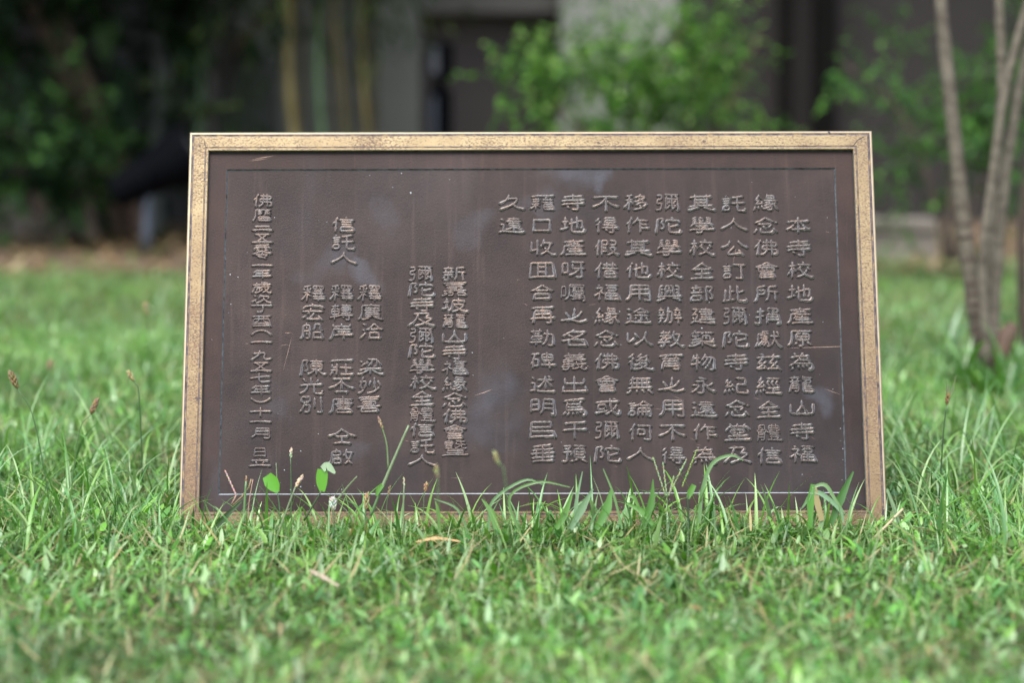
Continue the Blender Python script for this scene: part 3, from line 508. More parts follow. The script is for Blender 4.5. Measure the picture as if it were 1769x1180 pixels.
 '此': [[9, 45, 9, 6, 15, 6, 21, 8], [21, 38, 30, 38], [56, 6, 58, 9, 58, 15], [5, 5, 9, 6], [21, 58, 21, 8, 31, 9], [38, 58, 39, 8, 42, 5, 55, 5, 56, 6], [39, 35, 44, 36, 54, 42]],
 '歲': [[33, 53, 52, 53], [15, 14, 18, 21, 20, 22], [25, 27, 25, 15, 27, 12], [33, 5, 34, 5, 42, 11, 45, 12], [16, 45, 16, 55], [57, 6, 58, 8, 58, 14], [44, 16, 48, 18, 52, 27, 55, 29], [5, 5, 8, 16, 9, 34, 58, 34], [16, 27, 33, 27], [32, 58, 32, 45], [5, 44, 58, 44], [39, 44, 41, 27, 43, 18, 45, 16, 45, 12, 51, 5, 56, 5, 57, 6], [13, 5, 16, 4, 24, 8, 27, 11, 27, 12, 29, 13, 31, 15, 33, 20, 36, 21], [48, 44, 49, 41, 52, 39, 52, 35]],
 '永': [[21, 58, 38, 52], [40, 27, 48, 33, 55, 40], [5, 33, 21, 32, 20, 27, 15, 18, 8, 11, 5, 9], [13, 45, 31, 45, 32, 45, 32, 34, 32, 33, 31, 6, 29, 4, 22, 4, 19, 6], [32, 34, 36, 32, 38, 28, 40, 27, 40, 24, 43, 20, 49, 14, 56, 10]],
 '洽': [[29, 41, 30, 38], [10, 37, 12, 35, 14, 36], [30, 38, 48, 38, 52, 41, 51, 44], [19, 37, 23, 37, 27, 41, 29, 41], [28, 7, 51, 7], [29, 41, 29, 42, 34, 49, 38, 55, 39, 56], [8, 7, 16, 23, 16, 25], [10, 57, 17, 53], [39, 56, 42, 54, 45, 49, 53, 41, 56, 39, 61, 39], [28, 4, 28, 26, 51, 26, 51, 5]],
 '為': [[17, 25, 19, 31, 24, 36, 26, 37], [34, 17, 35, 16, 37, 9], [24, 16, 24, 16, 25, 13, 26, 7], [15, 59, 16, 58, 19, 56], [32, 48, 34, 58, 37, 60], [26, 37, 29, 47], [42, 19, 45, 18, 47, 13], [14, 13, 15, 16], [47, 36, 48, 47], [48, 47, 51, 50], [10, 5, 13, 11], [26, 37, 52, 36, 52, 25], [8, 47, 29, 47, 32, 48, 48, 47], [5, 18, 13, 24, 16, 25, 18, 24, 58, 24, 57, 12, 55, 5, 52, 4, 46, 4]],
 '無': [[8, 46, 9, 48, 13, 49], [36, 13, 39, 10, 40, 5, 41, 5], [24, 12, 25, 5], [49, 21, 49, 51], [37, 21, 37, 51], [25, 21, 25, 51], [7, 36, 55, 36], [14, 52, 55, 51, 56, 50], [50, 14, 54, 10, 57, 5, 59, 4], [5, 21, 58, 21], [4, 4, 6, 4, 11, 13], [13, 21, 13, 51, 16, 58]],
 '爲': [[12, 51, 15, 48], [29, 13, 29, 6], [16, 4, 20, 12, 19, 15], [15, 48, 15, 42, 45, 43], [37, 14, 39, 8], [31, 56, 31, 50], [12, 18, 13, 22], [44, 16, 46, 16, 48, 12], [6, 8, 10, 13, 11, 18], [14, 42, 13, 24, 14, 21, 51, 22], [8, 55, 31, 56, 52, 59, 54, 58], [14, 32, 52, 32, 51, 22, 52, 21, 58, 21, 57, 10, 56, 7, 54, 4, 48, 4], [45, 32, 46, 42, 45, 43, 45, 47, 50, 53]],
 '物': [[3, 24, 5, 24, 16, 26], [27, 19, 31, 23, 35, 30, 41, 43, 41, 48], [45, 5, 51, 5, 53, 6], [17, 28, 24, 29], [34, 8, 38, 13], [39, 16, 42, 20], [7, 45, 22, 45], [43, 22, 48, 34, 51, 48], [16, 58, 16, 4], [34, 48, 58, 47, 56, 18, 55, 10, 53, 6], [4, 37, 7, 45, 8, 55], [27, 37, 32, 47, 34, 48, 36, 58]],
 '獻': [[16, 11, 19, 12], [12, 34, 32, 34], [25, 12, 28, 11], [19, 56, 32, 56], [22, 11, 22, 5], [31, 39, 31, 41], [36, 5, 37, 3], [15, 29, 29, 29, 29, 24, 29, 24, 16, 24, 15, 24, 15, 29], [20, 39, 31, 39], [36, 5, 38, 8], [39, 9, 44, 21, 45, 27, 48, 28], [12, 43, 27, 45], [37, 41, 58, 41], [12, 5, 13, 19, 32, 19, 32, 18, 32, 6], [19, 58, 18, 41, 20, 39], [53, 57, 58, 50], [5, 4, 4, 8, 7, 21, 7, 49, 33, 50, 32, 46], [18, 19, 18, 16, 19, 12, 22, 11], [46, 58, 47, 29, 49, 27, 52, 16, 55, 10, 58, 6, 58, 2], [22, 11, 25, 12, 26, 16, 26, 19], [29, 4, 32, 5, 32, 6, 36, 5]],
 '產': [[17, 39, 30, 43, 31, 45], [47, 52, 47, 50], [21, 26, 22, 31], [16, 20, 21, 26], [31, 58, 34, 53], [17, 39, 17, 37], [50, 40, 50, 37], [13, 41, 17, 39], [19, 52, 19, 49], [47, 50, 50, 49], [21, 17, 52, 17], [21, 26, 54, 26], [37, 7, 37, 31], [15, 6, 59, 6], [5, 5, 9, 14, 10, 36, 10, 37, 58, 37], [10, 52, 56, 52], [39, 45, 40, 46, 47, 50], [31, 45, 39, 45, 41, 43, 50, 40], [16, 48, 19, 49, 31, 46]],
 '用': [[13, 42, 58, 42], [12, 26, 58, 26], [34, 5, 34, 58], [6, 6, 10, 14, 12, 26, 13, 58, 58, 58, 58, 7, 57, 5, 51, 5, 47, 5, 44, 7]],
 '碑': [[10, 13, 21, 13, 21, 36, 10, 36], [5, 20, 5, 26, 8, 27], [42, 53, 42, 59], [37, 24, 39, 27, 41, 31], [48, 4, 48, 26], [30, 42, 56, 42], [42, 32, 43, 52], [28, 16, 59, 16], [5, 55, 24, 55, 25, 54], [9, 7, 9, 27, 8, 30, 13, 55], [42, 53, 30, 52, 31, 32, 56, 32, 56, 52, 43, 52]],
 '福': [[29, 56, 59, 56], [14, 29, 15, 4], [12, 58, 15, 52], [32, 38, 33, 37, 55, 37, 55, 47, 32, 47, 32, 38], [43, 7, 43, 28], [29, 18, 58, 18], [29, 7, 58, 7], [17, 32, 20, 30, 24, 26, 29, 26], [29, 26, 29, 4], [29, 26, 29, 28, 58, 28, 58, 4], [4, 21, 5, 22, 10, 28, 14, 29], [6, 47, 22, 47, 21, 42, 14, 29]],
 '移': [[39, 53, 40, 57, 43, 59], [14, 55, 21, 57], [45, 35, 49, 37], [14, 33, 15, 34, 19, 32, 22, 27, 22, 23], [37, 44, 41, 41], [38, 19, 39, 19, 45, 14], [44, 30, 45, 35], [4, 13, 4, 18, 8, 23, 10, 31, 14, 33], [5, 40, 22, 40], [6, 54, 14, 55, 14, 4], [25, 5, 29, 5, 37, 8, 44, 12, 45, 14], [26, 34, 29, 34, 34, 35, 39, 38, 41, 41], [27, 47, 38, 53, 53, 52, 52, 49, 48, 44, 44, 41, 41, 41], [30, 21, 42, 30, 56, 29, 56, 25, 52, 20, 49, 16, 45, 14]],
 '築': [[12, 54, 16, 54, 18, 48], [12, 54, 12, 58, 15, 60], [36, 54, 37, 58], [5, 48, 9, 52, 12, 54], [15, 41, 15, 30], [44, 53, 58, 54], [36, 54, 44, 53, 45, 49], [38, 35, 43, 32], [35, 18, 37, 15, 48, 9, 55, 6, 59, 7], [28, 48, 30, 48, 32, 51, 36, 54], [2, 7, 6, 6, 14, 8, 26, 15, 27, 18], [27, 29, 31, 23, 31, 4], [30, 30, 32, 33, 32, 42, 50, 42, 50, 29, 51, 27, 55, 26, 58, 28, 59, 32, 58, 34], [5, 42, 24, 42], [5, 19, 27, 19, 28, 18, 35, 18, 36, 19, 58, 19], [16, 53, 28, 54, 32, 51], [5, 28, 24, 31, 29, 29, 30, 30], [24, 26, 26, 27, 29, 26]],
 '紀': [[22, 18, 25, 10], [8, 26, 10, 25, 23, 27], [7, 40, 15, 39], [5, 5, 7, 16], [15, 17, 16, 7], [13, 53, 15, 56], [32, 55, 54, 55, 54, 31], [6, 39, 8, 44, 12, 51], [54, 34, 33, 33, 33, 7, 36, 4, 55, 4, 58, 7, 58, 13, 57, 14], [21, 34, 25, 25], [8, 26, 9, 30, 14, 36, 15, 39, 19, 43]],
 '經': [[13, 16, 15, 6], [8, 41, 8, 39, 14, 39], [5, 39, 8, 41], [20, 18, 22, 11], [43, 21, 43, 4], [4, 4, 6, 16], [29, 55, 58, 55], [8, 41, 9, 42, 8, 42, 8, 41], [30, 21, 55, 21], [26, 4, 58, 4], [55, 48, 51, 42, 50, 38, 57, 29], [3, 26, 8, 25, 21, 27], [33, 48, 29, 41, 29, 38, 34, 29], [20, 34, 23, 24], [8, 41, 8, 45, 15, 57, 14, 60], [45, 49, 39, 40, 40, 37, 45, 29], [7, 25, 8, 29, 13, 35, 14, 39, 16, 40, 20, 46]],
 '緣': [[7, 26, 21, 27, 22, 28, 20, 34], [18, 44, 20, 48], [21, 19, 24, 9], [4, 5, 6, 17], [38, 32, 40, 38], [13, 17, 14, 8], [7, 26, 8, 29, 13, 36, 14, 39], [6, 40, 14, 39], [14, 39, 16, 41], [27, 19, 30, 19, 41, 26], [6, 40, 7, 44, 10, 49, 14, 58], [29, 28, 35, 32, 38, 32], [51, 26, 53, 16, 58, 9, 58, 7], [34, 55, 52, 55, 49, 38], [24, 9, 26, 8, 30, 8, 42, 17, 44, 18], [27, 38, 58, 38], [34, 59, 35, 57, 32, 46, 50, 46], [43, 24, 51, 26, 55, 30], [36, 4, 42, 4, 44, 6, 45, 10, 44, 23, 41, 26, 40, 29, 38, 32]],
 '義': [[46, 31, 47, 32, 51, 29], [36, 31, 37, 23], [41, 52, 43, 58, 47, 60], [26, 5, 30, 5, 32, 5, 41, 9, 42, 11], [31, 51, 31, 37], [10, 44, 52, 44], [3, 13, 8, 13, 31, 15], [44, 10, 45, 12, 51, 16], [4, 37, 58, 37], [7, 52, 55, 52], [3, 30, 8, 29, 18, 30, 26, 32, 30, 31], [38, 22, 42, 11, 45, 10, 49, 5, 53, 4, 56, 4, 58, 8, 57, 11], [7, 5, 9, 3, 15, 3, 18, 5, 18, 30], [4, 22, 58, 22], [15, 59, 19, 58, 21, 52]],
 '育': [[46, 42, 50, 41, 53, 39], [14, 14, 49, 14], [42, 48, 46, 45, 46, 42], [14, 23, 49, 23], [39, 48, 42, 48, 42, 51], [31, 57, 32, 52], [13, 4, 13, 31, 14, 32, 49, 32, 49, 5, 47, 4, 37, 4, 36, 5], [15, 40, 16, 44, 21, 48, 22, 51], [10, 40, 46, 41, 46, 42], [4, 52, 22, 51, 32, 52, 32, 52, 34, 52, 59, 52]],
 '興': [[27, 48, 35, 48], [9, 32, 16, 32], [47, 44, 54, 44], [22, 20, 22, 56, 40, 56, 41, 20], [9, 44, 16, 44], [52, 8, 56, 5], [47, 32, 54, 32], [30, 29, 27, 29, 27, 40, 35, 40, 35, 29, 30, 29], [4, 19, 58, 19], [39, 13, 42, 13, 50, 9], [9, 20, 8, 55, 16, 58], [46, 57, 55, 56, 53, 20], [5, 5, 7, 5, 22, 13]],
 '船': [[16, 23, 19, 18], [35, 7, 55, 7], [34, 36, 37, 39, 38, 44, 38, 55, 52, 55, 52, 37, 53, 35, 58, 34], [17, 6, 20, 5, 24, 6], [16, 44, 18, 38], [15, 51, 17, 58], [5, 31, 25, 31], [5, 5, 7, 10, 8, 20, 8, 50, 15, 51, 25, 50, 25, 7, 24, 6], [35, 4, 35, 26, 55, 26, 55, 5]],
 '莊': [[5, 5, 9, 13, 9, 20], [8, 41, 8, 31, 20, 31], [27, 29, 58, 29], [43, 42, 43, 7], [42, 49, 42, 58], [21, 49, 21, 58], [5, 54, 58, 54], [29, 6, 57, 6], [5, 21, 20, 21], [20, 4, 20, 42]],
 '藉': [[35, 5, 55, 5], [16, 21, 20, 19, 24, 14], [35, 14, 55, 14], [7, 34, 24, 34], [6, 42, 25, 42], [51, 30, 51, 45], [32, 40, 57, 40], [6, 54, 59, 54], [21, 51, 21, 58], [5, 9, 9, 13, 12, 18, 15, 20], [39, 30, 39, 46, 43, 50, 43, 58], [35, 5, 35, 23, 55, 23, 55, 22, 55, 5], [16, 45, 16, 21, 15, 21, 16, 19, 16, 4], [31, 30, 58, 30], [5, 25, 16, 24, 25, 25]],
 '訂': [[47, 5, 48, 7, 48, 52], [6, 31, 22, 31], [4, 47, 24, 47], [6, 39, 22, 39], [7, 7, 7, 22, 22, 21, 22, 7, 7, 7, 7, 4], [12, 58, 14, 55], [30, 53, 58, 53], [35, 5, 37, 4, 45, 4, 47, 5]],
 '託': [[6, 31, 21, 31], [12, 58, 14, 53], [6, 39, 21, 39], [4, 47, 24, 47], [41, 5, 43, 4, 47, 4, 55, 4], [55, 4, 57, 5, 58, 7], [40, 52, 40, 7, 41, 5], [27, 30, 58, 34], [6, 4, 7, 22, 21, 21, 21, 7, 7, 7], [28, 51, 39, 52, 51, 57, 54, 56], [58, 14, 58, 13, 58, 8]],
 '論': [[40, 55, 40, 58], [10, 58, 12, 55], [6, 31, 17, 31], [29, 43, 32, 41, 49, 41, 51, 43], [6, 39, 18, 39, 19, 41, 24, 41, 27, 43, 29, 43], [3, 48, 19, 48], [45, 31, 45, 5], [36, 5, 36, 31], [26, 18, 54, 18], [26, 4, 26, 31, 55, 31, 55, 6, 53, 4, 50, 5], [5, 5, 5, 22, 18, 22, 18, 8, 6, 8], [40, 55, 52, 43, 56, 41, 60, 42], [29, 43, 30, 45, 38, 54, 40, 55]],
 '轉': [[34, 14, 38, 10], [41, 5, 43, 4, 49, 4, 50, 5, 50, 18], [6, 34, 25, 34], [31, 54, 58, 54], [5, 52, 25, 52], [4, 15, 26, 15, 30, 18, 58, 18], [32, 40, 56, 40], [44, 26, 44, 58], [15, 4, 15, 58], [30, 26, 55, 26], [15, 43, 25, 42, 25, 24, 6, 24, 6, 43, 15, 43], [53, 33, 32, 34, 32, 47, 33, 47, 56, 47, 56, 34, 53, 33], [53, 33, 53, 30, 55, 27, 57, 26, 58, 24]],
 '辦': [[5, 45, 7, 43, 7, 38], [9, 58, 11, 55, 12, 51], [45, 45, 46, 43, 46, 38], [48, 58, 50, 56, 51, 51], [14, 33, 16, 45], [54, 33, 56, 45], [42, 33, 50, 33, 51, 32, 51, 4], [5, 21, 18, 21], [44, 21, 58, 21], [24, 44, 37, 44, 36, 11, 33, 5, 29, 5], [7, 6, 11, 16, 11, 33], [20, 5, 24, 13, 26, 26, 28, 43, 28, 59], [4, 50, 18, 50], [4, 33, 19, 33], [43, 50, 58, 50], [51, 33, 59, 33]],
 '述': [[39, 58, 40, 45], [5, 36, 14, 35, 14, 11], [46, 58, 48, 58, 53, 52], [20, 8, 25, 6, 31, 5, 57, 5], [7, 56, 12, 50], [22, 19, 25, 21, 29, 28, 35, 39, 39, 42], [40, 41, 44, 39, 45, 38, 55, 24], [38, 45, 40, 41, 39, 13], [22, 46, 37, 46, 39, 45, 41, 46, 57, 46], [7, 8, 12, 11, 17, 10]],
 '途': [[5, 55, 8, 55, 13, 52], [5, 5, 9, 10, 13, 12], [5, 36, 13, 35, 13, 12], [26, 46, 28, 43], [24, 19, 27, 24], [30, 13, 32, 12, 37, 12, 38, 13, 39, 42], [22, 32, 56, 32], [39, 56, 50, 47, 56, 44, 58, 45], [50, 24, 55, 16], [28, 43, 29, 42, 48, 42, 52, 46], [13, 12, 16, 11, 23, 6, 31, 5, 57, 5, 59, 7], [20, 43, 25, 46, 26, 46, 26, 47, 37, 56, 39, 56]],
 '遠': [[6, 54, 7, 55, 12, 51], [6, 7, 13, 12], [5, 36, 13, 36, 13, 12], [38, 58, 38, 46], [24, 54, 53, 54], [13, 12, 24, 6, 32, 5, 56, 5, 60, 7], [20, 46, 57, 46], [38, 24, 48, 21, 50, 18, 55, 15], [37, 28, 38, 24, 38, 12], [49, 20, 49, 22, 55, 26, 52, 30, 51, 39, 26, 38, 26, 29, 26, 29, 36, 29, 38, 28, 39, 29, 51, 29, 53, 28], [20, 16, 22, 16, 25, 17, 37, 25]],
 '部': [[15, 59, 18, 58, 19, 55, 20, 51], [8, 7, 30, 7], [11, 45, 13, 39, 12, 37, 12, 34], [42, 4, 42, 55, 56, 55, 57, 54, 57, 51, 51, 38, 51, 35, 55, 29, 57, 25, 57, 16, 55, 13, 49, 14], [4, 34, 34, 34], [6, 51, 32, 51], [8, 4, 8, 23, 31, 23, 30, 7], [25, 34, 26, 39, 29, 45, 27, 47, 27, 51]],
 '酉': [[8, 19, 54, 19], [8, 8, 54, 8], [38, 58, 39, 30, 41, 29, 54, 29], [4, 58, 58, 58], [8, 4, 8, 45, 55, 45, 55, 4], [8, 27, 13, 27, 18, 29, 22, 33, 24, 42, 24, 58]],
 '釋': [[47, 46, 47, 56], [5, 35, 14, 35], [15, 4, 15, 27], [15, 56, 15, 36, 24, 35], [39, 56, 39, 46], [49, 20, 50, 24, 52, 27, 51, 31], [21, 41, 24, 50], [14, 35, 14, 29], [5, 50, 8, 42], [32, 39, 55, 39], [31, 12, 56, 12], [43, 46, 43, 32], [4, 10, 4, 13, 8, 20, 11, 28, 14, 29], [43, 20, 58, 20], [29, 20, 42, 20, 43, 19, 43, 4], [43, 46, 56, 46, 57, 57, 30, 57, 31, 46, 43, 46], [14, 29, 16, 27, 19, 26, 23, 21], [28, 31, 59, 31], [5, 55, 15, 56, 22, 58, 24, 58], [35, 31, 35, 28, 37, 24, 37, 20]],
 '陀': [[32, 25, 40, 26, 53, 33, 56, 32], [25, 42, 25, 49, 41, 49, 58, 49, 58, 42], [4, 4, 4, 55, 18, 55, 18, 51, 13, 42, 13, 39, 17, 35, 19, 30, 19, 22, 17, 19, 12, 19], [38, 59, 40, 58, 42, 54, 41, 49], [32, 38, 32, 13, 32, 8, 34, 5, 36, 5, 55, 5, 58, 8, 58, 13, 57, 14]],
 '陳': [[26, 34, 54, 34], [23, 52, 57, 52], [39, 58, 39, 4], [4, 4, 4, 56, 16, 56, 17, 55, 12, 39, 17, 30, 18, 24, 16, 20, 11, 19], [43, 23, 36, 23, 34, 24, 26, 24, 26, 43, 53, 43, 54, 42, 54, 25, 44, 24, 43, 23], [19, 8, 21, 8, 27, 12, 34, 20, 36, 23], [43, 23, 46, 18, 52, 11, 57, 8, 60, 9]],
 '零': [[35, 8, 37, 11], [13, 45, 24, 45], [12, 38, 24, 38], [38, 45, 49, 45], [30, 26, 33, 24, 33, 20], [38, 38, 50, 38], [31, 59, 31, 42], [6, 44, 7, 51, 55, 51, 56, 44], [10, 59, 52, 59], [12, 20, 46, 20, 47, 20, 46, 17, 39, 12], [19, 12, 22, 12, 31, 9, 35, 8, 36, 7, 42, 5], [3, 25, 9, 25, 32, 34, 38, 30, 48, 26, 55, 25, 59, 26]],
 '預': [[47, 10, 50, 10, 57, 5], [32, 37, 55, 37], [8, 49, 15, 46, 16, 44, 19, 40, 19, 37], [32, 27, 55, 27], [42, 48, 43, 58], [6, 5, 12, 5, 14, 5, 14, 37], [4, 37, 25, 37, 25, 32, 22, 26], [55, 27, 55, 47, 54, 48, 32, 47, 32, 17, 55, 17, 55, 27], [5, 58, 22, 58, 21, 54, 15, 46], [30, 58, 57, 58], [23, 5, 28, 5, 29, 5], [32, 7, 37, 11, 39, 11]],
 '體': [[4, 34, 3, 35, 3, 39, 7, 40], [7, 15, 21, 15], [37, 12, 38, 5], [21, 32, 25, 34, 26, 34], [7, 24, 21, 24], [7, 49, 15, 48, 15, 40], [49, 5, 51, 12, 54, 13], [33, 19, 33, 16, 34, 16, 54, 16, 55, 17, 55, 24, 55, 24, 33, 24, 33, 19], [47, 38, 48, 59], [39, 59, 39, 38], [31, 46, 56, 46], [29, 5, 59, 5], [21, 40, 8, 39, 7, 40, 7, 56, 21, 57, 21, 40, 25, 39, 26, 34], [7, 32, 7, 4], [47, 38, 31, 38, 31, 54, 56, 54, 57, 38, 47, 38], [26, 34, 29, 31, 58, 31], [4, 34, 8, 32, 21, 31, 21, 5, 17, 4, 14, 6]],
 '龍': [[37, 20, 55, 20], [21, 40, 23, 47, 26, 49], [8, 16, 25, 16], [8, 24, 25, 24], [16, 58, 17, 53], [10, 48, 11, 40], [37, 53, 58, 53], [37, 13, 55, 13, 57, 12, 58, 8], [37, 27, 55, 27], [5, 53, 28, 53], [37, 58, 37, 45, 54, 45, 55, 44, 55, 35, 37, 35, 37, 34, 37, 11, 37, 5, 39, 4, 44, 4, 56, 4, 58, 8], [8, 4, 8, 32, 26, 32, 26, 7, 24, 5, 23, 4, 17, 6], [4, 40, 29, 40]],
}
for ch, lines in CENTRE_LINES.items():
    STROKES[ch] = ['font'] + [[((q[k] / 31.5 - 1) / .94, (q[k + 1] / 31.5 - 1) / .94) for k in range(0, len(q), 2)] for q in lines]
def clerical(P):
    """bend a stroke towards clerical hand; returns points and a swell factor for its end"""
    P = np.array(P, float); d = P[-1] - P[0]; swell = 0.0
    u, v = P[:, 0].copy(), P[:, 1].copy()
    lo = np.clip(-v - .15, 0, 1)
    u = u * (.92 + .14 * lo); v = v - .10 * u ** 2 + .03
    if len(P) > 2 or abs(d[0]) > .2: pass
    if abs(d[0]) > 3 * abs(d[1]) and abs(d[0]) > 1.3 and np.ptp(P[:, 1]) < .35:      # long level stroke: silkworm head, goose tail
        n = 9; t = np.linspace(0, 1, n); o_ = np.argsort(u)
        uu = np.linspace(u.min() - .04, u.max() + .06, n); vv = np.interp(uu, u[o_], v[o_]); vv = vv + .07 * np.sin(t * np.pi) + .10 * np.clip(t - .75, 0, 1) / .25 - .06 * (t < .1)
        return np.stack([uu, vv], 1), .55
    e, s0 = P[-1], P[0]
    if P[0][1] < P[-1][1]: e, s0 = P[0], P[-1]; u, v = u[::-1], v[::-1]
    if e[1] < -.3 and e[0] > .45 and e[0] - s0[0] > .35:                       # falling to the right: sweeping thick tail
        u[-1] += .08; v[-1] += .04; swell = .7
    elif e[1] < -.2 and e[0] < -.3 and s0[0] - e[0] > .2: u[-1] -= .05; v[-1] += .04; swell = .4
    return np.stack([u, v], 1), swell
def resample(C, step):
    C = np.array(C, float)
    if len(C) > 2:                                             # round the corners a little
        Q = [C[0]]
        for a, b in zip(C[:-1], C[1:]):
            f = min(.3, .0011 / (np.linalg.norm(b - a) + 1e-9)); Q += [a * (1 - f) + b * f, a * f + b * (1 - f)]
        C = np.array(Q + [C[-1]])
    L = np.concatenate([[0], np.cumsum(np.linalg.norm(np.diff(C, axis=0), axis=1))]); n = max(int(L[-1] / step), 4)
    t = np.linspace(0, L[-1], n + 1); return np.stack([np.interp(t, L, C[:, 0]), np.interp(t, L, C[:, 1])], 1)
OFFS, HTS = (1, .84, .5, 0, -.5, -.84, -1), (-.15, .62, .93, 1, .93, .62, -.15)
def ridge(mb, C, cx, cz, y, half, swell, lift):
    if np.linalg.norm(C[0] - C[-1]) > half:                      # run open ends on by about half a stroke width
        a, b = C[0] - C[1], C[-1] - C[-2]; C = np.vstack([C[0] + a / (np.linalg.norm(a) + 1e-9) * half * .8, C, C[-1] + b / (np.linalg.norm(b) + 1e-9) * half * .8])
    n = len(C); K = 7; V = []; Fc = []
    for i in range(n):
        t = i / (n - 1); d = C[min(i + 1, n - 1)] - C[max(i - 1, 0)]; d = d / (np.linalg.norm(d) + 1e-9); nn = np.array([-d[1], d[0]])
        w = half * (.95 + swell * max(0, (t - .45) / .55) ** 1.5 + .10 * math.sin(i * 1.1 + cx * 900)); e = min(i, n - 1 - i)
        w *= (.5, .88, 1)[min(e, 2)]; lf = lift * (.5, .93, 1)[min(e, 2)]
        for k in range(K): V.append((cx + C[i, 0] + nn[0] * OFFS[k] * w, y - HTS[k] * lf, cz + C[i, 1] + nn[1] * OFFS[k] * w))
    for i in range(n - 1):
        for k in range(K - 1): Fc.append((i * K + k, (i + 1) * K + k, (i + 1) * K + k + 1, i * K + k + 1))
    Fc.append(tuple(range(K))[::-1]); Fc.append(tuple((n - 1) * K + k for k in range(K)))
    mb.add(V, Fc); mi = [0 if len(f) == 4 and f[0] % K in (2, 3) else 1 for f in Fc]; mb.m[-len(mi):] = mi
def char(mb, ch, x, z, w, h, y=Fd, lift=.0025):
    hw, hh = w / 2, h / 2; ss = STROKES[ch]; out = []
    for st in (ss[1:] if ss[0] == 'font' else ss):
        if ss[0] == 'font': P, sw = clerical(st)
        else: P = catmull(st, 4 + 4 * (len(st) - 1)); sw = .45
        out.append((resample(np.array(P) * (hw, hh), .0011), sw))
    total = sum(np.linalg.norm(np.diff(C, axis=0), axis=1).sum() for C, _ in out)
    half = max(min(.0020, .0020 * (w / .033), .415 * w * h / total), .00085)
    for k, (C, sw) in enumerate(out): ridge(mb, C, x, z, y, half, sw, lift * min(1, .6 + .4 * half / .0016) * (1 + .012 * (k % 5)))
def column(text, xt, zt, xb, zb, w, h):
    mb = MB(); n = len(text)
    for i, ch in enumerate(text):
        t = i / max(n - 1, 1)
        char(mb, ch, xt + (xb - xt) * t + random.uniform(-.0006, .0006), zt + (zb - zt) * t + random.uniform(-.0005, .0005), w, h)
    return mb.build('text_column', [M['letter'], M['letter_edge']], PL, True, 40)
mm = .001
for text, x0, z0, x1, z1 in [
    ('本寺校地產原為龍山寺福', 350.5, 405.4, 346.2, 99.7), ('緣念佛會所捐獻兹經全體信', 308.2, 436.3, 303.9, 97.6), ('託人公訂此彌陀寺紀念堂及', 265.6, 435.6, 263.2, 98.5),
    ('其學校全部建築物永遠作為', 223.2, 436.5, 220.3, 97.8), ('彌陀學校興辦教育之用不得', 179.9, 436.6, 179.6, 98.7), ('移作其他用途以後無論何人', 139.0, 436.7, 138.9, 98.8),
    ('不得假借福緣念佛會或彌陀', 98.0, 436.0, 96.8, 101.2), ('寺地產呀囑之名義出爲干預', 54.7, 436.9, 54.6, 100.5), ('藉口收囬合再勒碑述明㠯垂', 14.5, 437.0, 13.2, 101.4), ('久遠', -25.7, 436.3, -25.8, 405.5)]:
    column(text, x0 * mm, z0 * mm, x1 * mm, z1 * mm, .0338, .0222)
for text, x0, z0, x1, z1, w, h in [('新嘉坡龍山寺福緣念佛會曁', -100.5, 340.7, -99.2, 109.3, .034, .0195), ('彌陀寺及彌陀學校全體信託人', -143.4, 340.8, -140.6, 91.3, .034, .0192),
    ('信託人', -246.7, 407.7, -244.6, 360.6, .0325, .021), ('釋廣洽', -210.2, 314.5, -208.9, 263.5, .032, .0225), ('梁妙喜', -208.4, 215.8, -209.4, 167.0, .032, .0225),
    ('釋轉岸', -247.0, 314.6, -246.3, 263.6, .032, .0225), ('莊丕唐', -245.7, 215.9, -245.0, 165.6, .032, .0225), ('仝啟', -244.4, 124.0, -244.8, 97.6, .034, .0215),
    ('釋宏船', -283.8, 313.9, -285.2, 264.4, .032, .0225), ('陳光別', -282.9, 215.3, -285.9, 166.5, .032, .0225)]:
    column(text, x0 * mm, z0 * mm, x1 * mm, z1 * mm, w, h)
date = [('佛', 441, 19), ('曆', 420.5, 17), ('二', 402.7, 9), ('五', 389, 13), ('零', 370.3, 19), ('一', 352.3, 7), ('年', 340.6, 13), ('歲', 322.7, 16), ('次', 307.1, 12.5), ('丁', 294, 11), ('酉', 276.9, 15),
        ('(', 262.3, 9), ('一', 249.2, 7), ('九', 231.5, 14), ('五', 216.2, 13), ('七', 201.7, 13), ('年', 185.7, 14), (')', 172, 8), ('十', 156.8, 12), ('一', 143.9, 7), ('月', 128.8, 14), ('日', 103.9, 12), ('立', 90.4, 10.5)]
mb = MB()
for i, (ch, z, h) in enumerate(date):
    char(mb, ch, (-352.5 + 3.6 * i / 22) * mm, z * mm, .027 if ch not in '日' else .016, h * mm)
mb.build('text_column', [M['letter'], M['letter_edge']], PL, True, 40)['label'] = 'tightly spaced date column along the left edge'

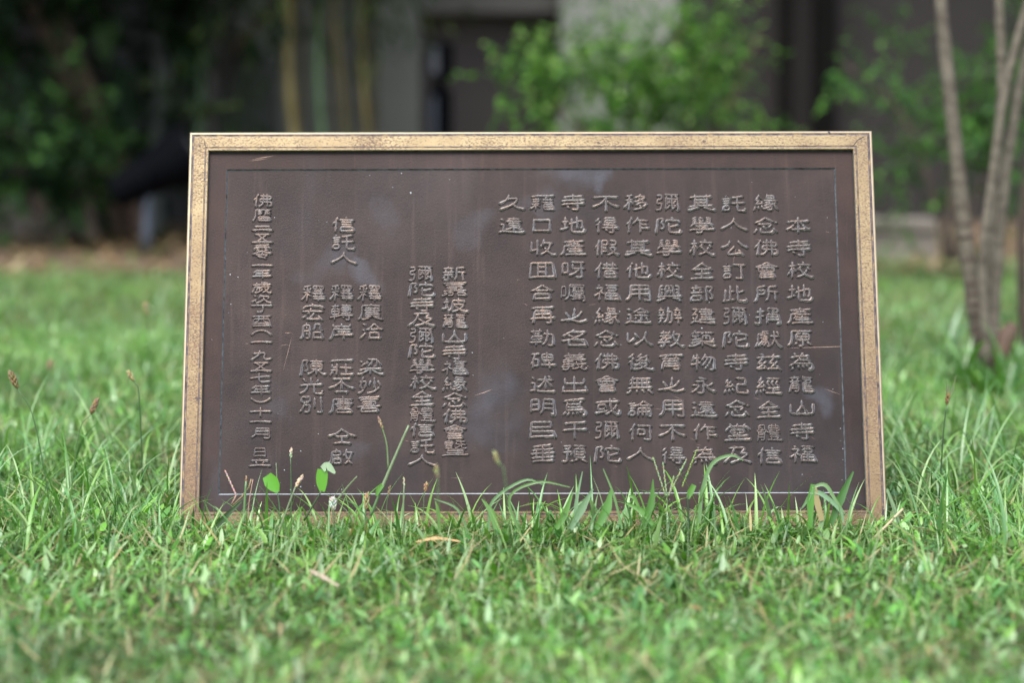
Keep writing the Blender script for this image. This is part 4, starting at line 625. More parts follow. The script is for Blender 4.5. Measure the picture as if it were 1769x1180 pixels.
# ------------------------------------------------------------------ grass
def blades(root, az, th0, curv, L, Wd, fold, tint, K=5, taper=1.0):
    """ribbons of K segments, 3 verts across (V fold). All arrays of length N."""
    N = len(L); ca, sa = np.cos(az), np.sin(az)
    P = root.copy(); Vs = []; seg = L / K
    side = np.stack([-sa, ca, np.zeros(N)], 1)
    for k in range(K + 1):
        t = k / K; th = th0 + curv * t
        w = Wd * .5 * np.clip((.55 + 1.6 * t) * (t < .28) + (t >= .28) * (1 - ((np.clip(t - .28, 0, 1)) / .72) ** (1.6 * taper)), .03, 1)
        d = np.stack([np.sin(th) * ca, np.sin(th) * sa, np.cos(th)], 1)
        nrm = np.stack([-np.cos(th) * ca, -np.cos(th) * sa, np.sin(th)], 1)
        Vs += [P + side * w[:, None] + nrm * (w * fold)[:, None], P, P - side * w[:, None] + nrm * (w * fold)[:, None]]
        P = P + d * seg[:, None]
    V = np.stack(Vs, 1)                                   # N, (K+1)*3, 3
    f = []
    for k in range(K):
        a = k * 3; f += [(a, a + 1, a + 4, a + 3), (a + 1, a + 2, a + 5, a + 4)]
    f = np.array(f); n = (K + 1) * 3
    Fc = (f[None] + (np.arange(N) * n)[:, None, None]).reshape(-1, 4)
    return V.reshape(-1, 3), Fc, np.repeat(tint, n, 0)
def vnoise(x, y, s, seed=0):
    return .5 + .5 * (np.sin(x * s * 1.7 + seed) * np.sin(y * s * 1.3 + 2 * seed) + .6 * np.sin(x * s * 3.1 + y * s * 2.3 + seed) * np.sin(y * s * 4.1 - x * s + 1)) / 1.3
def scatter(n, y0, y1, margin=.35):
    y = rng.uniform(y0, y1, n * 3); half = y * .5 * 36 / 85 * 1.02 + margin
    keep = rng.uniform(0, 1, n * 3) < half / half.max(); y = y[keep][:n]; half = half[keep][:n]
    x = rng.uniform(-1, 1, len(y)) * half
    ok = ~((np.abs(x - .027) < .462) & (y > 3.012) & (y < 3.15))
    return x[ok], y[ok]
parts = []
def colors(n, base, var, patch):
    c = np.array(base)[rng.randint(0, len(base), n)] * (1 + var * rng.uniform(-1, 1, (n, 1))) * (.50 + .95 * patch[:, None])
    return np.clip(c * np.array([.92, .97, .80]), .004, .9)
G_FINE = [(.095, .23, .04), (.125, .285, .045), (.06, .17, .035), (.18, .33, .09), (.10, .235, .085), (.26, .36, .20), (.16, .30, .06), (.22, .33, .13)]  # palest greens here and below put leaf sheen into the colour
G_BROAD = [(.085, .22, .045), (.115, .28, .035), (.065, .19, .06), (.125, .265, .11), (.17, .31, .07), (.27, .39, .25), (.20, .33, .16)]
G_DRY = [(.30, .23, .12), (.36, .29, .17), (.22, .15, .08), (.40, .34, .22)]
def lawn(n, y0, y1, kind, K, margin=.35):
    x, y = scatter(n, y0, y1, margin); N = len(x)
    ok = y < 7.22 + .22 * vnoise(x, y, 7, 5) + .5 * np.clip((x + .6) / .8, 0, 1); x, y = x[ok], y[ok]; N = len(x)
    cl = vnoise(x, y, 9, 1); patch = vnoise(x, y, 3.3, 4) * .6 + .4 * vnoise(x, y, 14, 2)
    hgt = (.75 + .5 * vnoise(x, y, 6, 3)) * np.where(y > 6.3, .7, 1)
    if kind == 'fine':
        L = rng.gamma(5, .0078, N) * hgt + .010; Wd = rng.uniform(.0014, .0034, N); th0 = np.abs(rng.normal(.75, .45, N)); cv = rng.uniform(.0, 1.6, N); fo = rng.uniform(.1, .6, N); c = colors(N, G_FINE, .3, patch); tp = 1.0
    elif kind == 'broad':
        keep = rng.uniform(0, 1, N) < .25 + .75 * cl; x, y, hgt, patch = x[keep], y[keep], hgt[keep], patch[keep]; N = len(x)
        L = rng.uniform(.018, .058, N) * hgt; Wd = rng.uniform(.0038, .0082, N); th0 = np.abs(rng.normal(.9, .42, N)); cv = rng.uniform(.2, 1.3, N); fo = rng.uniform(.1, .55, N); c = colors(N, G_BROAD, .28, patch); tp = 1.5
    elif kind == 'wisp':
        L = rng.gamma(4, .0075, N) * hgt + .012; Wd = rng.uniform(.0009, .0021, N); th0 = np.abs(rng.normal(.8, .5, N)); cv = rng.uniform(-.3, 1.8, N); fo = rng.uniform(.1, .6, N); c = colors(N, G_FINE, .35, patch); tp = .8
    elif kind == 'low':
        L = rng.uniform(.010, .026, N); Wd = rng.uniform(.004, .009, N); th0 = rng.uniform(.5, 1.5, N); cv = rng.uniform(-.2, .7, N); fo = rng.uniform(0, .4, N); c = colors(N, G_BROAD, .3, patch) * np.array([.95, 1, .8]); tp = 1.3
    else:
        L = rng.uniform(.02, .07, N); Wd = rng.uniform(.0012, .0035, N); th0 = rng.uniform(1.05, 1.7, N); cv = rng.uniform(-.5, .5, N); fo = rng.uniform(0, .4, N); c = colors(N, G_DRY, .3, np.full(N, .5)); tp = 1.0
    z = np.full(N, GZ - .002) + (rng.uniform(.0, .026, N) if kind in ('low', 'dry') else 0)
    front = (y > 2.93) & (y < 3.02) & (np.abs(x - .027) < .45)
    az = rng.uniform(0, 2 * np.pi, N); az = np.where(front & (rng.uniform(0, 1, N) < .7), rng.uniform(np.pi, 2 * np.pi, N), az)
    L = np.where(front, L * .8, L)
    parts.append(blades(np.stack([x, y, z], 1), az, th0, cv, L, Wd, fo, c, K, tp))
lawn(26000, 1.55, 3.6, 'wisp', 4); lawn(12000, 1.55, 3.6, 'fine', 5); lawn(7000, 1.55, 3.6, 'broad', 4); lawn(15000, 1.55, 3.6, 'low', 4); lawn(5600, 1.55, 3.6, 'dry', 4)
lawn(2600, 1.55, 3.6, 'dry', 4)
lawn(30000, 3.6, 5.4, 'wisp', 3, .8); lawn(30000, 3.6, 5.4, 'fine', 4, .8); lawn(19000, 3.6, 5.4, 'broad', 4, .8); lawn(15000, 3.6, 5.4, 'low', 4, .8); lawn(7000, 3.6, 5.4, 'dry', 4, .8)
lawn(32000, 5.4, 7.9, 'fine', 3, 1.2); lawn(24000, 5.4, 7.9, 'broad', 3, 1.2); lawn(7000, 5.4, 7.9, 'dry', 3, 1.2)
# taller fringe that the mower missed along the foot of the plaque and to its sides
def fringe(n, xf, yf, Lr, Wr, th, cvr):
    x = xf(n); y = yf(n); N = n
    parts.append(blades(np.stack([x, y, np.full(N, GZ)], 1), rng.uniform(0, 2 * np.pi, N), np.abs(rng.normal(th, .22, N)), rng.uniform(*cvr, N), rng.uniform(*Lr, N), rng.uniform(*Wr, N), rng.uniform(.2, .6, N), colors(N, G_FINE + G_BROAD, .25, np.full(N, .6)), 7, 1.0))
fringe(190, lambda n: rng.uniform(-.45, .48, n), lambda n: rng.uniform(2.90, 3.01, n), (.05, .095), (.002, .0055), .3, (.3, 1.7))
fringe(900, lambda n: rng.uniform(-.46, .49, n), lambda n: rng.uniform(2.93, 3.012, n), (.022, .05), (.0015, .006), .6, (.2, 1.6))
fringe(60, lambda n: rng.uniform(.03, .35, n), lambda n: rng.uniform(2.93, 3.0, n), (.07, .12), (.003, .006), .3, (.3, 1.8))
fringe(800, lambda n: rng.choice([-1, 1], n) * rng.uniform(.49, .85, n) + .02, lambda n: rng.uniform(2.75, 3.7, n), (.07, .17), (.002, .005), .3, (.5, 1.9))
for grp, nm in ((parts, 'grass'),):
    V = []; Fq = []; T = []; off = 0
    for v, f, t in grp: V.append(v); Fq.append(f + off); T.append(t); off += len(v)
    tag(np_mesh(nm, np.concatenate(V), np.concatenate(Fq), np.concatenate(T), M['grass']), 'bright green mown lawn grass with mixed fine and broad blades and dry bits', 'grass', kind='stuff')

# ------------------------------------------------------------------ single stalks, shoots and dry bits by the plaque
def ribbon(mb, pts, widths, facing, mi=0, col=(1, 1, 1), fold=.25):
    P = catmull([tuple(p) for p in pts], 4 * (len(pts) - 1) + 3); n = len(P); Wd = np.interp(np.linspace(0, 1, n), np.linspace(0, 1, len(widths)), widths)
    V = []; F_ = []; fc = Vector(facing).normalized()
    for i in range(n):
        t = Vector(P[min(i + 1, n - 1)] - P[max(i - 1, 0)]).normalized(); s = t.cross(fc).normalized(); p = Vector(P[i])
        V += [p + s * Wd[i] / 2 + fc * Wd[i] * fold, p, p - s * Wd[i] / 2 + fc * Wd[i] * fold]
    for i in range(n - 1):
        a = i * 3; F_ += [(a, a + 1, a + 4, a + 3), (a + 1, a + 2, a + 5, a + 4)]
    mb.add(V, F_, mi, col)
def P3(D, *pp): return [at(x, y, D) for x, y in pp]
TOCAM = Vector((0, -1, .25))
GREEN, PALE, DKG = (.09, .21, .03), (.20, .27, .14), (.035, .075, .02)
def plant(name, base, label, cat, group=None):
    p = at(*base); p.z = GZ; return empty(name, p, label, cat, group)
def local(o, pts): return [Vector(p) - o.location for p in pts]
def stem_part(o, pts, r, col, mat='grass', name='stem'):
    m = MB(); P = catmull([tuple(p) for p in local(o, pts)], 4 * (len(pts) - 1) + 2); m.tube(P, list(np.linspace(r, r * .6, len(P))), 6, 0, col); return m.build(name, M[mat], o, True)
def head_part(o, a, b, r, n, col, mat='dry', seedlen=.006, name='seed_head'):
    """a spikelet: many small pointed seeds around the line a-b"""
    m = MB(); a, b = local(o, [a, b]); ax = (b - a)
    for k in range(n):
        t = k / max(n - 1, 1); an = k * 2.4; rad = r * (.4 + .9 * math.sin(math.pi * min(t * .8 + .15, 1)))
        d = Vector((math.cos(an), math.sin(an), 0)); q = a + ax * t; tip = q + d * rad + ax.normalized() * seedlen
        m.tube([q, (q + tip) / 2 + d * rad * .2, tip], [seedlen * .12, seedlen * .26, seedlen * .05], 5, 0, tuple(c * random.uniform(.75, 1.2) for c in col))
    return m.build(name, M[mat], o, True)
def leaf_part(o, pts, widths, col, mat='grass', name='leaf', fold=.2, facing=TOCAM):
    m = MB(); ribbon(m, local(o, pts), widths, facing, 0, col, fold); return m.build(name, M[mat], o, True)
SEED, BUD, PINK = (.34, .25, .13), (.42, .36, .17), (.48, .30, .24)
def seeded(px, label, D, pts, r, hb, hr, n, scol=GREEN, hcol=SEED, sl=.006, group='seed heads standing in the lawn'):
    o = plant('seeding_grass_stalk', (*pts[0], D), label, 'grass stalk', group)
    P = P3(D, *pts); P[0] = Vector((P[0].x, P[0].y, GZ))
    stem_part(o, P, r, scol); a = P[-1]; b = at(*hb, D); head_part(o, a, b, hr, n, hcol, 'dry', sl); return o
# two shoots with a broad cut leaf
o = plant('grass_shoot', (484, 905, 2.985), 'grass shoot ending in a wide bright green leaf bent left, under the date column', 'grass shoot')
stem_part(o, P3(2.985, (484, 905), (483, 878), (479, 848)), .0011, (.07, .16, .07)); leaf_part(o, P3(2.985, (480, 851), (472, 838), (461, 822)), [.004, .014, .0185, .012], (.10, .34, .015), fold=.1)
stem_part(o, P3(2.987, (479, 850), (478, 820), (477, 800)), .0009, PALE, name='spikelet')
o = plant('grass_shoot', (525, 900, 2.97), 'grass shoot with dark slanting stem and an upright bright leaf with folded pale tip', 'grass shoot')
stem_part(o, P3(2.97, (525, 900), (541, 873), (556, 848)), .0016, DKG); leaf_part(o, P3(2.97, (557, 850), (556, 830), (557, 811)), [.006, .013, .0145, .012], (.10, .33, .015), fold=.1)
leaf_part(o, P3(2.968, (557, 811), (566, 806), (579, 818)), [.008, .011, .003], (.30, .42, .25), name='leaf_tip', fold=.05)
# forked tall stalk
o = plant('forked_grass_stalk', (642, 890, 2.96), 'tallest forked grass stalk rising across the plaque to the left of centre', 'grass stalk')
stem_part(o, P3(2.96, (640, 892), (652, 862), (658, 846)), .0022, (.10, .20, .07)); stem_part(o, P3(2.96, (657, 850), (680, 795), (706, 735)), .0024, PALE)
stem_part(o, P3(2.962, (671, 812), (668, 768), (659, 735)), .0014, (.15, .22, .09)); head_part(o, at(661, 742, 2.962), at(656, 727, 2.962), .0012, 8, SEED, 'dry', .006)
leaf_part(o, P3(2.958, (650, 857), (655, 845), (661, 838)), [.003, .007, .005], (.09, .24, .03), name='sheath')
# dry zigzag stalk at left corner
o = plant('dry_grass_stalk', (428, 900, 2.98), 'pinkish dry zigzag grass stalk at the lower left corner of the plaque', 'grass stalk')
stem_part(o, P3(2.98, (428, 900), (430, 870), (437, 828)), .0008, PINK, 'dry'); 
m = MB(); m.tube(local(o, P3(2.98, (400, 871), (405, 862), (408, 855))), .0009, 5, 0, PINK); m.tube(local(o, P3(2.98, (402, 873), (418, 858), (430, 842), (434, 828))), .0008, 5, 0, (.35, .26, .14)); m.build('side_branch', M['dry'], o, True)
head_part(o, at(408, 856, 2.98), at(391, 818, 2.98), .0004, 16, (.55, .40, .34), 'dry', .0045, 'spikelet')
o = plant('grass_stalk', (423, 905, 2.975), 'thick pale green upright stalk near the lower left corner of the plaque', 'grass stalk')
stem_part(o, P3(2.975, (421, 905), (422, 880), (425, 832)), .0022, (.13, .24, .09)); head_part(o, at(425, 834, 2.975), at(425.5, 827, 2.975), .0008, 5, SEED, 'dry', .004, 'tip')
o = plant('slanting_grass_blade', (372, 915, 2.975), 'dark slanting grass blade crossing the lower left corner of the frame', 'grass blade')
leaf_part(o, P3(2.975, (368, 917), (390, 893), (417, 867)), [.006, .007, .002], (.025, .06, .012), name='blade')
seeded(0, 'thin stalk with small cream buds right of the date column', 2.98, [(503, 905), (503, 850), (502, 792)], .0008, (503, 780), .0015, 7, (.08, .16, .06), (.5, .46, .3), .005, 'seed stalks in front of the plaque')
seeded(0, 'pale stalk with one cream bud leaning right below the name columns', 2.93, [(468, 945), (492, 890), (510, 842)], .0014, (519, 828), .0018, 8, PALE, (.6, .52, .36), .007, 'seed stalks in front of the plaque')
o = seeded(0, 'short stalk with a fuzzy white seed head and side branch', 2.95, [(577, 930), (577, 900), (576, 882)], .0013, (575, 864), .004, 22, (.09, .16, .07), (.62, .6, .52), .005, 'seed stalks in front of the plaque')
stem_part(o, P3(2.95, (580, 868), (600, 842), (617, 823)), .0014, (.16, .22, .10), name='side_branch')
seeded(0, 'straight pale budless stalk under the left of the two long middle columns', 2.96, [(697, 905), (697, 870), (698, 840)], .0014, (698, 830), .0008, 5, PALE, (.5, .52, .42), .004, 'seed stalks in front of the plaque')
seeded(0, 'small stalk with tan bud on the lower bronze line', 2.97, [(664, 905), (668, 875), (671, 856)], .0007, (673, 844), .0014, 6, (.1, .17, .07), (.45, .3, .17), .004, 'seed stalks in front of the plaque')
seeded(0, 'short stalk with fluffy brown seed head by the forked stalk', 2.94, [(630, 930), (631, 895), (632, 880)], .0009, (634, 858), .0026, 14, (.1, .17, .07), (.4, .28, .15), .006, 'seed stalks in front of the plaque')
seeded(0, 'stalk with a brown split bud under the two long middle columns', 2.96, [(730, 905), (732, 868), (734, 850)], .0008, (736, 839), .0022, 7, (.1, .17, .07), (.42, .26, .14), .005, 'seed stalks in front of the plaque')
seeded(0, 'nearer blurred stalk with yellow bud at the plaque centre', 2.55, [(890, 960), (873, 830), (862, 804)], .0009, (856, 786), .0018, 10, (.08, .17, .05), (.34, .31, .15), .005, 'blurred yellow bud stalks')
seeded(0, 'nearer blurred stalk with yellow bud left of the plaque centre', 2.6, [(760, 960), (757, 860), (756, 826)], .0009, (754, 810), .0018, 9, (.08, .17, .05), (.33, .29, .14), .005, 'blurred yellow bud stalks')
# spikelet fan and its neighbours to the right
o = plant('finger_grass', (1160, 905, 2.97), 'grass stalk with a fan of beaded spikelets under the right block of text', 'grass stalk')
stem_part(o, P3(2.97, (1160, 905), (1154, 880), (1152, 862)), .0012, (.14, .22, .08))
for a, b in (((1150, 858), (1130, 796)), ((1152, 858), (1146, 805)), ((1154, 858), (1184, 798)), ((1156, 855), (1163, 828))):
    head_part(o, at(*a, 2.97), at(*b, 2.97), .0004, 18, (.33, .40, .20), 'grass', .0045, 'spikelet')
o = plant('dark_grass_shoot', (1190, 935, 2.965), 'dark upright shoot with a bright leaf node and beaded tip beside the spikelet fan', 'grass shoot')
stem_part(o, P3(2.965, (1190, 935), (1189, 890), (1188, 856)), .0018, (.03, .07, .03)); leaf_part(o, P3(2.965, (1188, 862), (1193, 850), (1199, 838)), [.004, .008, .006], (.09, .24, .03))
head_part(o, at(1178, 842, 2.965), at(1202, 782, 2.965), .0004, 16, (.22, .36, .08), 'grass', .0045, 'spikelet')
o = plant('arching_grass_blade', (1210, 905, 2.96), 'long pale blade arching right over the lowest characters', 'grass blade')
leaf_part(o, P3(2.96, (1208, 905), (1213, 850), (1230, 802), (1262, 787), (1284, 796)), [.004, .005, .0045, .0035, .001], (.13, .25, .09), name='blade', fold=.15)
o = plant('folded_grass_blade', (1435, 912, 2.97), 'broad upright blade pointing right at the lower right corner of the inner line', 'grass blade')
leaf_part(o, P3(2.97, (1432, 915), (1452, 862), (1474, 815)), [.006, .011, .002], (.05, .15, .025), name='blade')
o = plant('drooping_grass_tuft', (1400, 915, 2.965), 'drooping tuft of split pale blades left of the lower right corner', 'grass tuft')
for P, w_, c in ((((1400, 915), (1400, 870), (1404, 837)), [.005, .009, .005], (.08, .25, .03)), (((1403, 842), (1425, 838), (1442, 862), (1460, 888)), [.003, .005, .004, .001], (.16, .28, .11)), (((1403, 845), (1396, 862), (1384, 880)), [.003, .005, .001], (.12, .24, .09)), (((1398, 851), (1418, 853), (1450, 880), (1458, 905)), [.003, .006, .005, .002], (.17, .30, .16)), (((1408, 840), (1412, 870), (1420, 900)), [.003, .008, .006], (.34, .28, .13))):
    leaf_part(o, P3(2.965, *P), w_, c, name='blade', fold=.15)
o = plant('leaning_grass_tuft', (1010, 915, 2.95), 'clump of broad blades reaching up to the bronze line right of centre', 'grass tuft')
for P, w_, c in ((((1000, 915), (995, 875), (1006, 815)), [.004, .005, .001], (.17, .29, .15)), (((985, 915), (1005, 880), (1024, 845)), [.006, .010, .002], (.15, .26, .13)), (((960, 915), (975, 890), (990, 850)), [.006, .009, .001], (.10, .24, .04)), (((1030, 915), (1048, 880), (1056, 845)), [.007, .012, .002], (.10, .25, .05)), (((1110, 915), (1125, 870), (1128, 828)), [.006, .009, .001], (.07, .19, .03)), (((1075, 915), (1060, 855), (1042, 810)), [.003, .003, .001], (.13, .25, .08)), (((1105, 880), (1095, 860), (1086, 858)), [.003, .005, .002], (.10, .24, .04)), (((1130, 910), (1110, 885), (1082, 870)), [.005, .008, .002], (.11, .26, .05))):
    leaf_part(o, P3(2.95, *P), w_, c, name='blade', fold=.2)
o = plant('leaning_grass_tuft', (860, 925, 2.94), 'low clump of arching thin blades at the foot of the plaque centre', 'grass tuft')
for P, w_, c in ((((900, 925), (880, 860), (930, 833), (985, 842)), [.003, .0035, .003, .001], (.11, .22, .06)), (((845, 925), (850, 868), (905, 830), (940, 838)), [.003, .004, .003, .001], (.13, .25, .10)), (((860, 925), (850, 888), (832, 862)), [.006, .008, .001], (.12, .26, .06)), (((810, 925), (790, 880), (750, 862)), [.003, .003, .001], (.13, .24, .10)), (((760, 925), (757, 885), (752, 866)), [.003, .005, .001], (.12, .25, .05))):
    leaf_part(o, P3(2.94, *P), w_, c, name='blade', fold=.2)
# field seed heads
seeded(0, 'leaning stalk with a dark brown seed head at the far left edge', 3.0, [(95, 830), (60, 730), (30, 672)], .0009, (20, 648), .0035, 24, (.07, .14, .05), (.22, .15, .08), .007)
seeded(0, 'slanting stalk with a brown seed head between the left edge and the plaque', 2.95, [(110, 810), (135, 755), (157, 716)], .0009, (165, 696), .003, 22, (.10, .18, .06), (.26, .18, .10), .007)
seeded(0, 'stalk with a small buff seed head close to the left side of the plaque', 3.3, [(246, 760), (241, 690), (232, 660)], .0012, (224, 646), .003, 14, (.06, .13, .05), (.40, .32, .17), .007)
seeded(0, 'far blurred stalk with a buff seed head above the left lawn', 4.1, [(255, 640), (256, 580), (254, 545)], .0010, (252, 528), .004, 12, (.08, .16, .06), (.36, .29, .16), .008)
seeded(0, 'far blurred pinkish seed head in the left lawn', 4.0, [(80, 690), (82, 660), (84, 640)], .0009, (86, 628), .004, 12, (.08, .16, .06), (.35, .25, .17), .008)
o = seeded(0, 'dark stalk with seed node and thin upright leaves right of the plaque', 3.2, [(1622, 830), (1629, 760), (1635, 700)], .0013, (1638, 684), .0025, 10, (.05, .10, .04), (.24, .17, .07), .006)
for q_ in ((1634, 655), (1652, 648), (1640, 660)): leaf_part(o, P3(3.2, (1637, 690), ((1637 + q_[0]) / 2, 675), q_), [.002, .003, .0006], (.12, .16, .06))
# lying dry bits
def dry(name, label, cat, D, pts, widths, col, fold=.15):
    o = plant(name, (*pts[0], D), label, cat)
    leaf_part(o, P3(D, *pts), widths, col, 'dry', 'blade', fold, (0, -.6, 1)); return o
dry('dry_leaf', 'curled orange brown dry leaf lying in front of the plaque', 'leaf', 2.86, [(718, 937), (755, 931), (795, 936)], [.002, .006, .002], (.50, .31, .15))
dry('dry_leaf', 'pale brown dry leaf lying in the blurred grass at the lower left', 'leaf', 2.62, [(533, 985), (556, 997), (585, 1013)], [.002, .007, .003], (.42, .34, .26))
dry('dry_leaf', 'small rusty dry leaf lying in the grass under the name columns', 'leaf', 2.55, [(1190, 1047), (1205, 1052), (1220, 1060)], [.002, .008, .003], (.30, .17, .09))
dry('dry_leaf', 'dark reddish dry leaf lying in the blurred grass right of centre', 'leaf', 2.5, [(1435, 1075), (1460, 1068), (1480, 1060)], [.002, .007, .002], (.28, .15, .07))
o = plant('straw', (1500, 940, 2.93), 'cream straw propped on the lower right corner of the frame', 'straw'); 
m = MB(); m.tube(local(o, P3(2.93, (1500, 940), (1530, 910), (1560, 879))), [.0015, .0017, .0013], 7, 0, (.55, .46, .30)); m.build('stem', M['dry'], o, True)
o = plant('broken_grass_blade', (1550, 900, 2.95), 'pale stiff blade leaning beside the right foot of the frame', 'grass blade')
leaf_part(o, P3(2.95, (1552, 905), (1545, 880), (1532, 845)), [.005, .005, .003], (.20, .30, .16), name='blade')

# ------------------------------------------------------------------ multi-stemmed sapling at the right
tb = at(1702, 640, 4.58); tb.z = GZ
tree = empty('young_tree', tb, 'slender pale multi stemmed young tree right of the plaque', 'tree')
def trunk(D0, pts, w0, w1, rings, jit=.06, mat='bark'):
    w0 *= .72; w1 *= .72
    P = [at(x, y, D * .9) - tb for (x, y, D) in pts]; C = catmull([tuple(p) for p in P], 46); rad = np.linspace(w0, w1, len(C)) * (1 + .05 * np.sin(np.arange(len(C)) * 1.3))
    m = MB(); m.tube(C, list(rad), 12, 0, None, True, jit)
    rb = m
    for t in rings:
        i = int(t * (len(C) - 2)); c, d = Vector(C[i]), (Vector(C[i + 1]) - Vector(C[i])).normalized(); r = rad[i]
        rb.tube([c - d * r * .28, c - d * r * .08, c + d * r * .1, c + d * r * .3], [r * .98, r * random.uniform(1.1, 1.2), r * random.uniform(1.1, 1.18), r * .98], 12, 1, None, False, .05)
    return m.build('trunk', [M[mat], M['bark_ring']], tree, True)
trunk(0, [(1712, 640, 5.08), (1694, 590, 5.08), (1685, 540, 5.08), (1673, 450, 5.08), (1660, 340, 5.08), (1645, 200, 5.08), (1633, 90, 5.08), (1620, -60, 5.08), (1600, -300, 5.1), (1560, -800, 5.15)], .024, .014,
      [.085, .12, .15, .17, .2, .215, .235, .26, .28, .31, .345, .39, .43])
trunk(0, [(1704, 630, 5.0), (1702, 564, 5.0), (1697, 450, 5.0), (1711, 330, 5.0), (1736, 160, 5.0), (1769, 25, 5.0), (1810, -120, 5.0), (1900, -400, 4.95), (2000, -700, 4.9)], .013, .009, [.1])
trunk(0, [(1722, 630, 5.05), (1717, 570, 5.05), (1724, 450, 5.05), (1737, 310, 5.05), (1751, 215, 5.05), (1770, 110, 5.05), (1800, 0, 5.05), (1880, -250, 5.0), (1990, -600, 5.0)], .016, .010, [])
trunk(0, [(1712, 630, 5.15), (1712, 520, 5.15), (1716, 400, 5.15), (1724, 260, 5.15), (1730, 150, 5.15), (1726, 0, 5.15), (1722, -120, 5.15), (1730, -500, 5.2), (1750, -800, 5.2)], .014, .011, [])
trunk(0, [(1770, 600, 5.3), (1766, 520, 5.3), (1765, 440, 5.3), (1768, 360, 5.3), (1790, 200, 5.3), (1830, 0, 5.3), (1880, -300, 5.3)], .014, .010, [.2], .08, 'bark_dark')
m = MB(); C = [at(x, y, 4.5) - tb for x, y in ((1722, 650), (1728, 615), (1740, 580), (1752, 560))]; m.tube(C, [.012, .016, .017, .009], 9, 0, None, True, .2); m.build('cut_stub', M['bark_stem'], tree, True)

# ------------------------------------------------------------------ leaf clouds
def leaf_cloud(centres, n, L, Wd, cols, droop=.3, bright=None):
    """centres: list of (Vector, rx, ry, rz, weight). Leaves grow along short twigs spread through the clumps."""
    wts = np.array([c[4] for c in centres], float); wts /= wts.sum(); ntw = n // 9
    idx = rng.choice(len(centres), ntw, p=wts); pos = []; ax = []; tn = []
    ctr = np.array([tuple(c[0]) for c in centres]); rr = np.array([c[1:4] for c in centres])
    u = rng.normal(0, 1, (ntw, 3)); u /= np.linalg.norm(u, axis=1, keepdims=True); rad = rng.uniform(0, 1, (ntw, 1)) ** .45
    root = ctr[idx] + u * rad * rr[idx]
    d = u * .7 + rng.normal(0, .6, (ntw, 3)); d[:, 2] -= droop * rng.uniform(0, 1, ntw); d /= np.linalg.norm(d, axis=1, keepdims=True)
    tone = rng.uniform(.6, 1.35, ntw)
    k = 9; t = np.tile(np.linspace(0, 1, k), (ntw, 1)); tl = rng.uniform(2.2, 4.5, (ntw, 1)) * L
    P = root[:, None] + d[:, None] * (t * tl)[..., None]
    rnd = rng.normal(0, .8, (ntw, k, 3)); A = d[:, None] * .8 + rnd; A[..., 2] -= droop * .5; A /= np.linalg.norm(A, axis=2, keepdims=True)
    P = P.reshape(-1, 3); A = A.reshape(-1, 3); N = len(P)
    up = np.array([0, 0, 1.]) + rng.normal(0, .45, (N, 3)); S = np.cross(A, up); S /= np.linalg.norm(S, axis=1, keepdims=True) + 1e-9; Nn = np.cross(S, A)
    l = (L * rng.uniform(.6, 1.25, N))[:, None]; w_ = (Wd * rng.uniform(.7, 1.2, N))[:, None]
    V = np.stack([P, P + A * l * .45 + S * w_ * .5 + Nn * w_ * .18, P + A * l * .5, P + A * l * .45 - S * w_ * .5 + Nn * w_ * .18, P + A * l - Nn * l * .12], 1).reshape(-1, 3)
    f = np.array([(0, 2, 1), (0, 3, 2), (1, 2, 4), (2, 3, 4)]); Fc = (f[None] + (np.arange(N) * 5)[:, None, None]).reshape(-1, 3)
    c = np.array(cols)[rng.randint(0, len(cols), N)] * np.repeat(tone, k)[:, None] * rng.uniform(.8, 1.2, (N, 1))
    return V, Fc, np.repeat(np.clip(c, .003, .9), 5, 0)
def shrub(name, base, label, cat, blobs, n, L, Wd, cols, mat, stems, stemmat, droop=.3, group=None):
    b = at(*base); b.z = GZ; o = empty(name, b, label, cat, group)
    D = base[2]
    cs = [(at(x, y, D + dz) - b, r * D / FPX, r * D / FPX * .9, ry * D / FPX, r * ry) for (x, y, r, ry, dz) in blobs]
    V, Fc, T = leaf_cloud(cs, n, L, Wd, cols, droop)
    ok = np.repeat((V.reshape(-1, 5, 3)[:, :, 2].min(1) > .01), 4); Fc = Fc[ok]
    np_mesh('foliage', V, Fc, T, M[mat], o)
    for pts, r in stems:
        m = MB(); P = [at(x, y, D + dz) - b for x, y, dz in pts]; C = catmull([tuple(p) for p in P], 4 * len(P)); m.tube(C, list(np.linspace(r, r * .45, len(C))), 7, 0, None, True, .06); m.build('stem', M[stemmat], o, True)
    return o
BR = [(.06, .16, .022), (.085, .20, .028), (.03, .09, .015), (.17, .29, .07), (.045, .12, .02)]
MD = [(.05, .13, .025), (.07, .165, .03), (.04, .11, .03)]
DK = [(.008, .021, .006), (.012, .030, .007), (.007, .018, .008)]  # leaf colours darkened to hold the deep shade
shrub('bright_shrub', (1090, 470, 6.9), 'bright green small leaved shrub standing behind the top of the plaque', 'shrub',
      [(1130, 100, 110, 80, 0), (1065, 140, 80, 50, -.05), (1040, 190, 100, 40, -.1), (1010, 130, 90, 55, -.1), (940, 165, 60, 45, -.1), (1060, 190, 110, 45, 0), (1200, 130, 80, 90, .1), (1240, 60, 70, 60, .1), (890, 130, 40, 35, -.1), (1300, 190, 55, 30, .1), (1180, 210, 80, 40, 0), (960, 70, 30, 22, 0), (1100, 330, 160, 80, .1)],
      4700, .031, .018, BR, 'leaf', [([(1090, 470, 0), (1100, 330, 0), (1130, 180, 0), (1180, 40, .1)], .014), ([(1095, 470, 0), (1060, 330, 0), (1000, 220, -.1), (930, 160, -.1)], .010), ([(1105, 470, 0), (1170, 320, .1), (1250, 200, .1), (1310, 60, .1)], .011)], 'bark_stem')
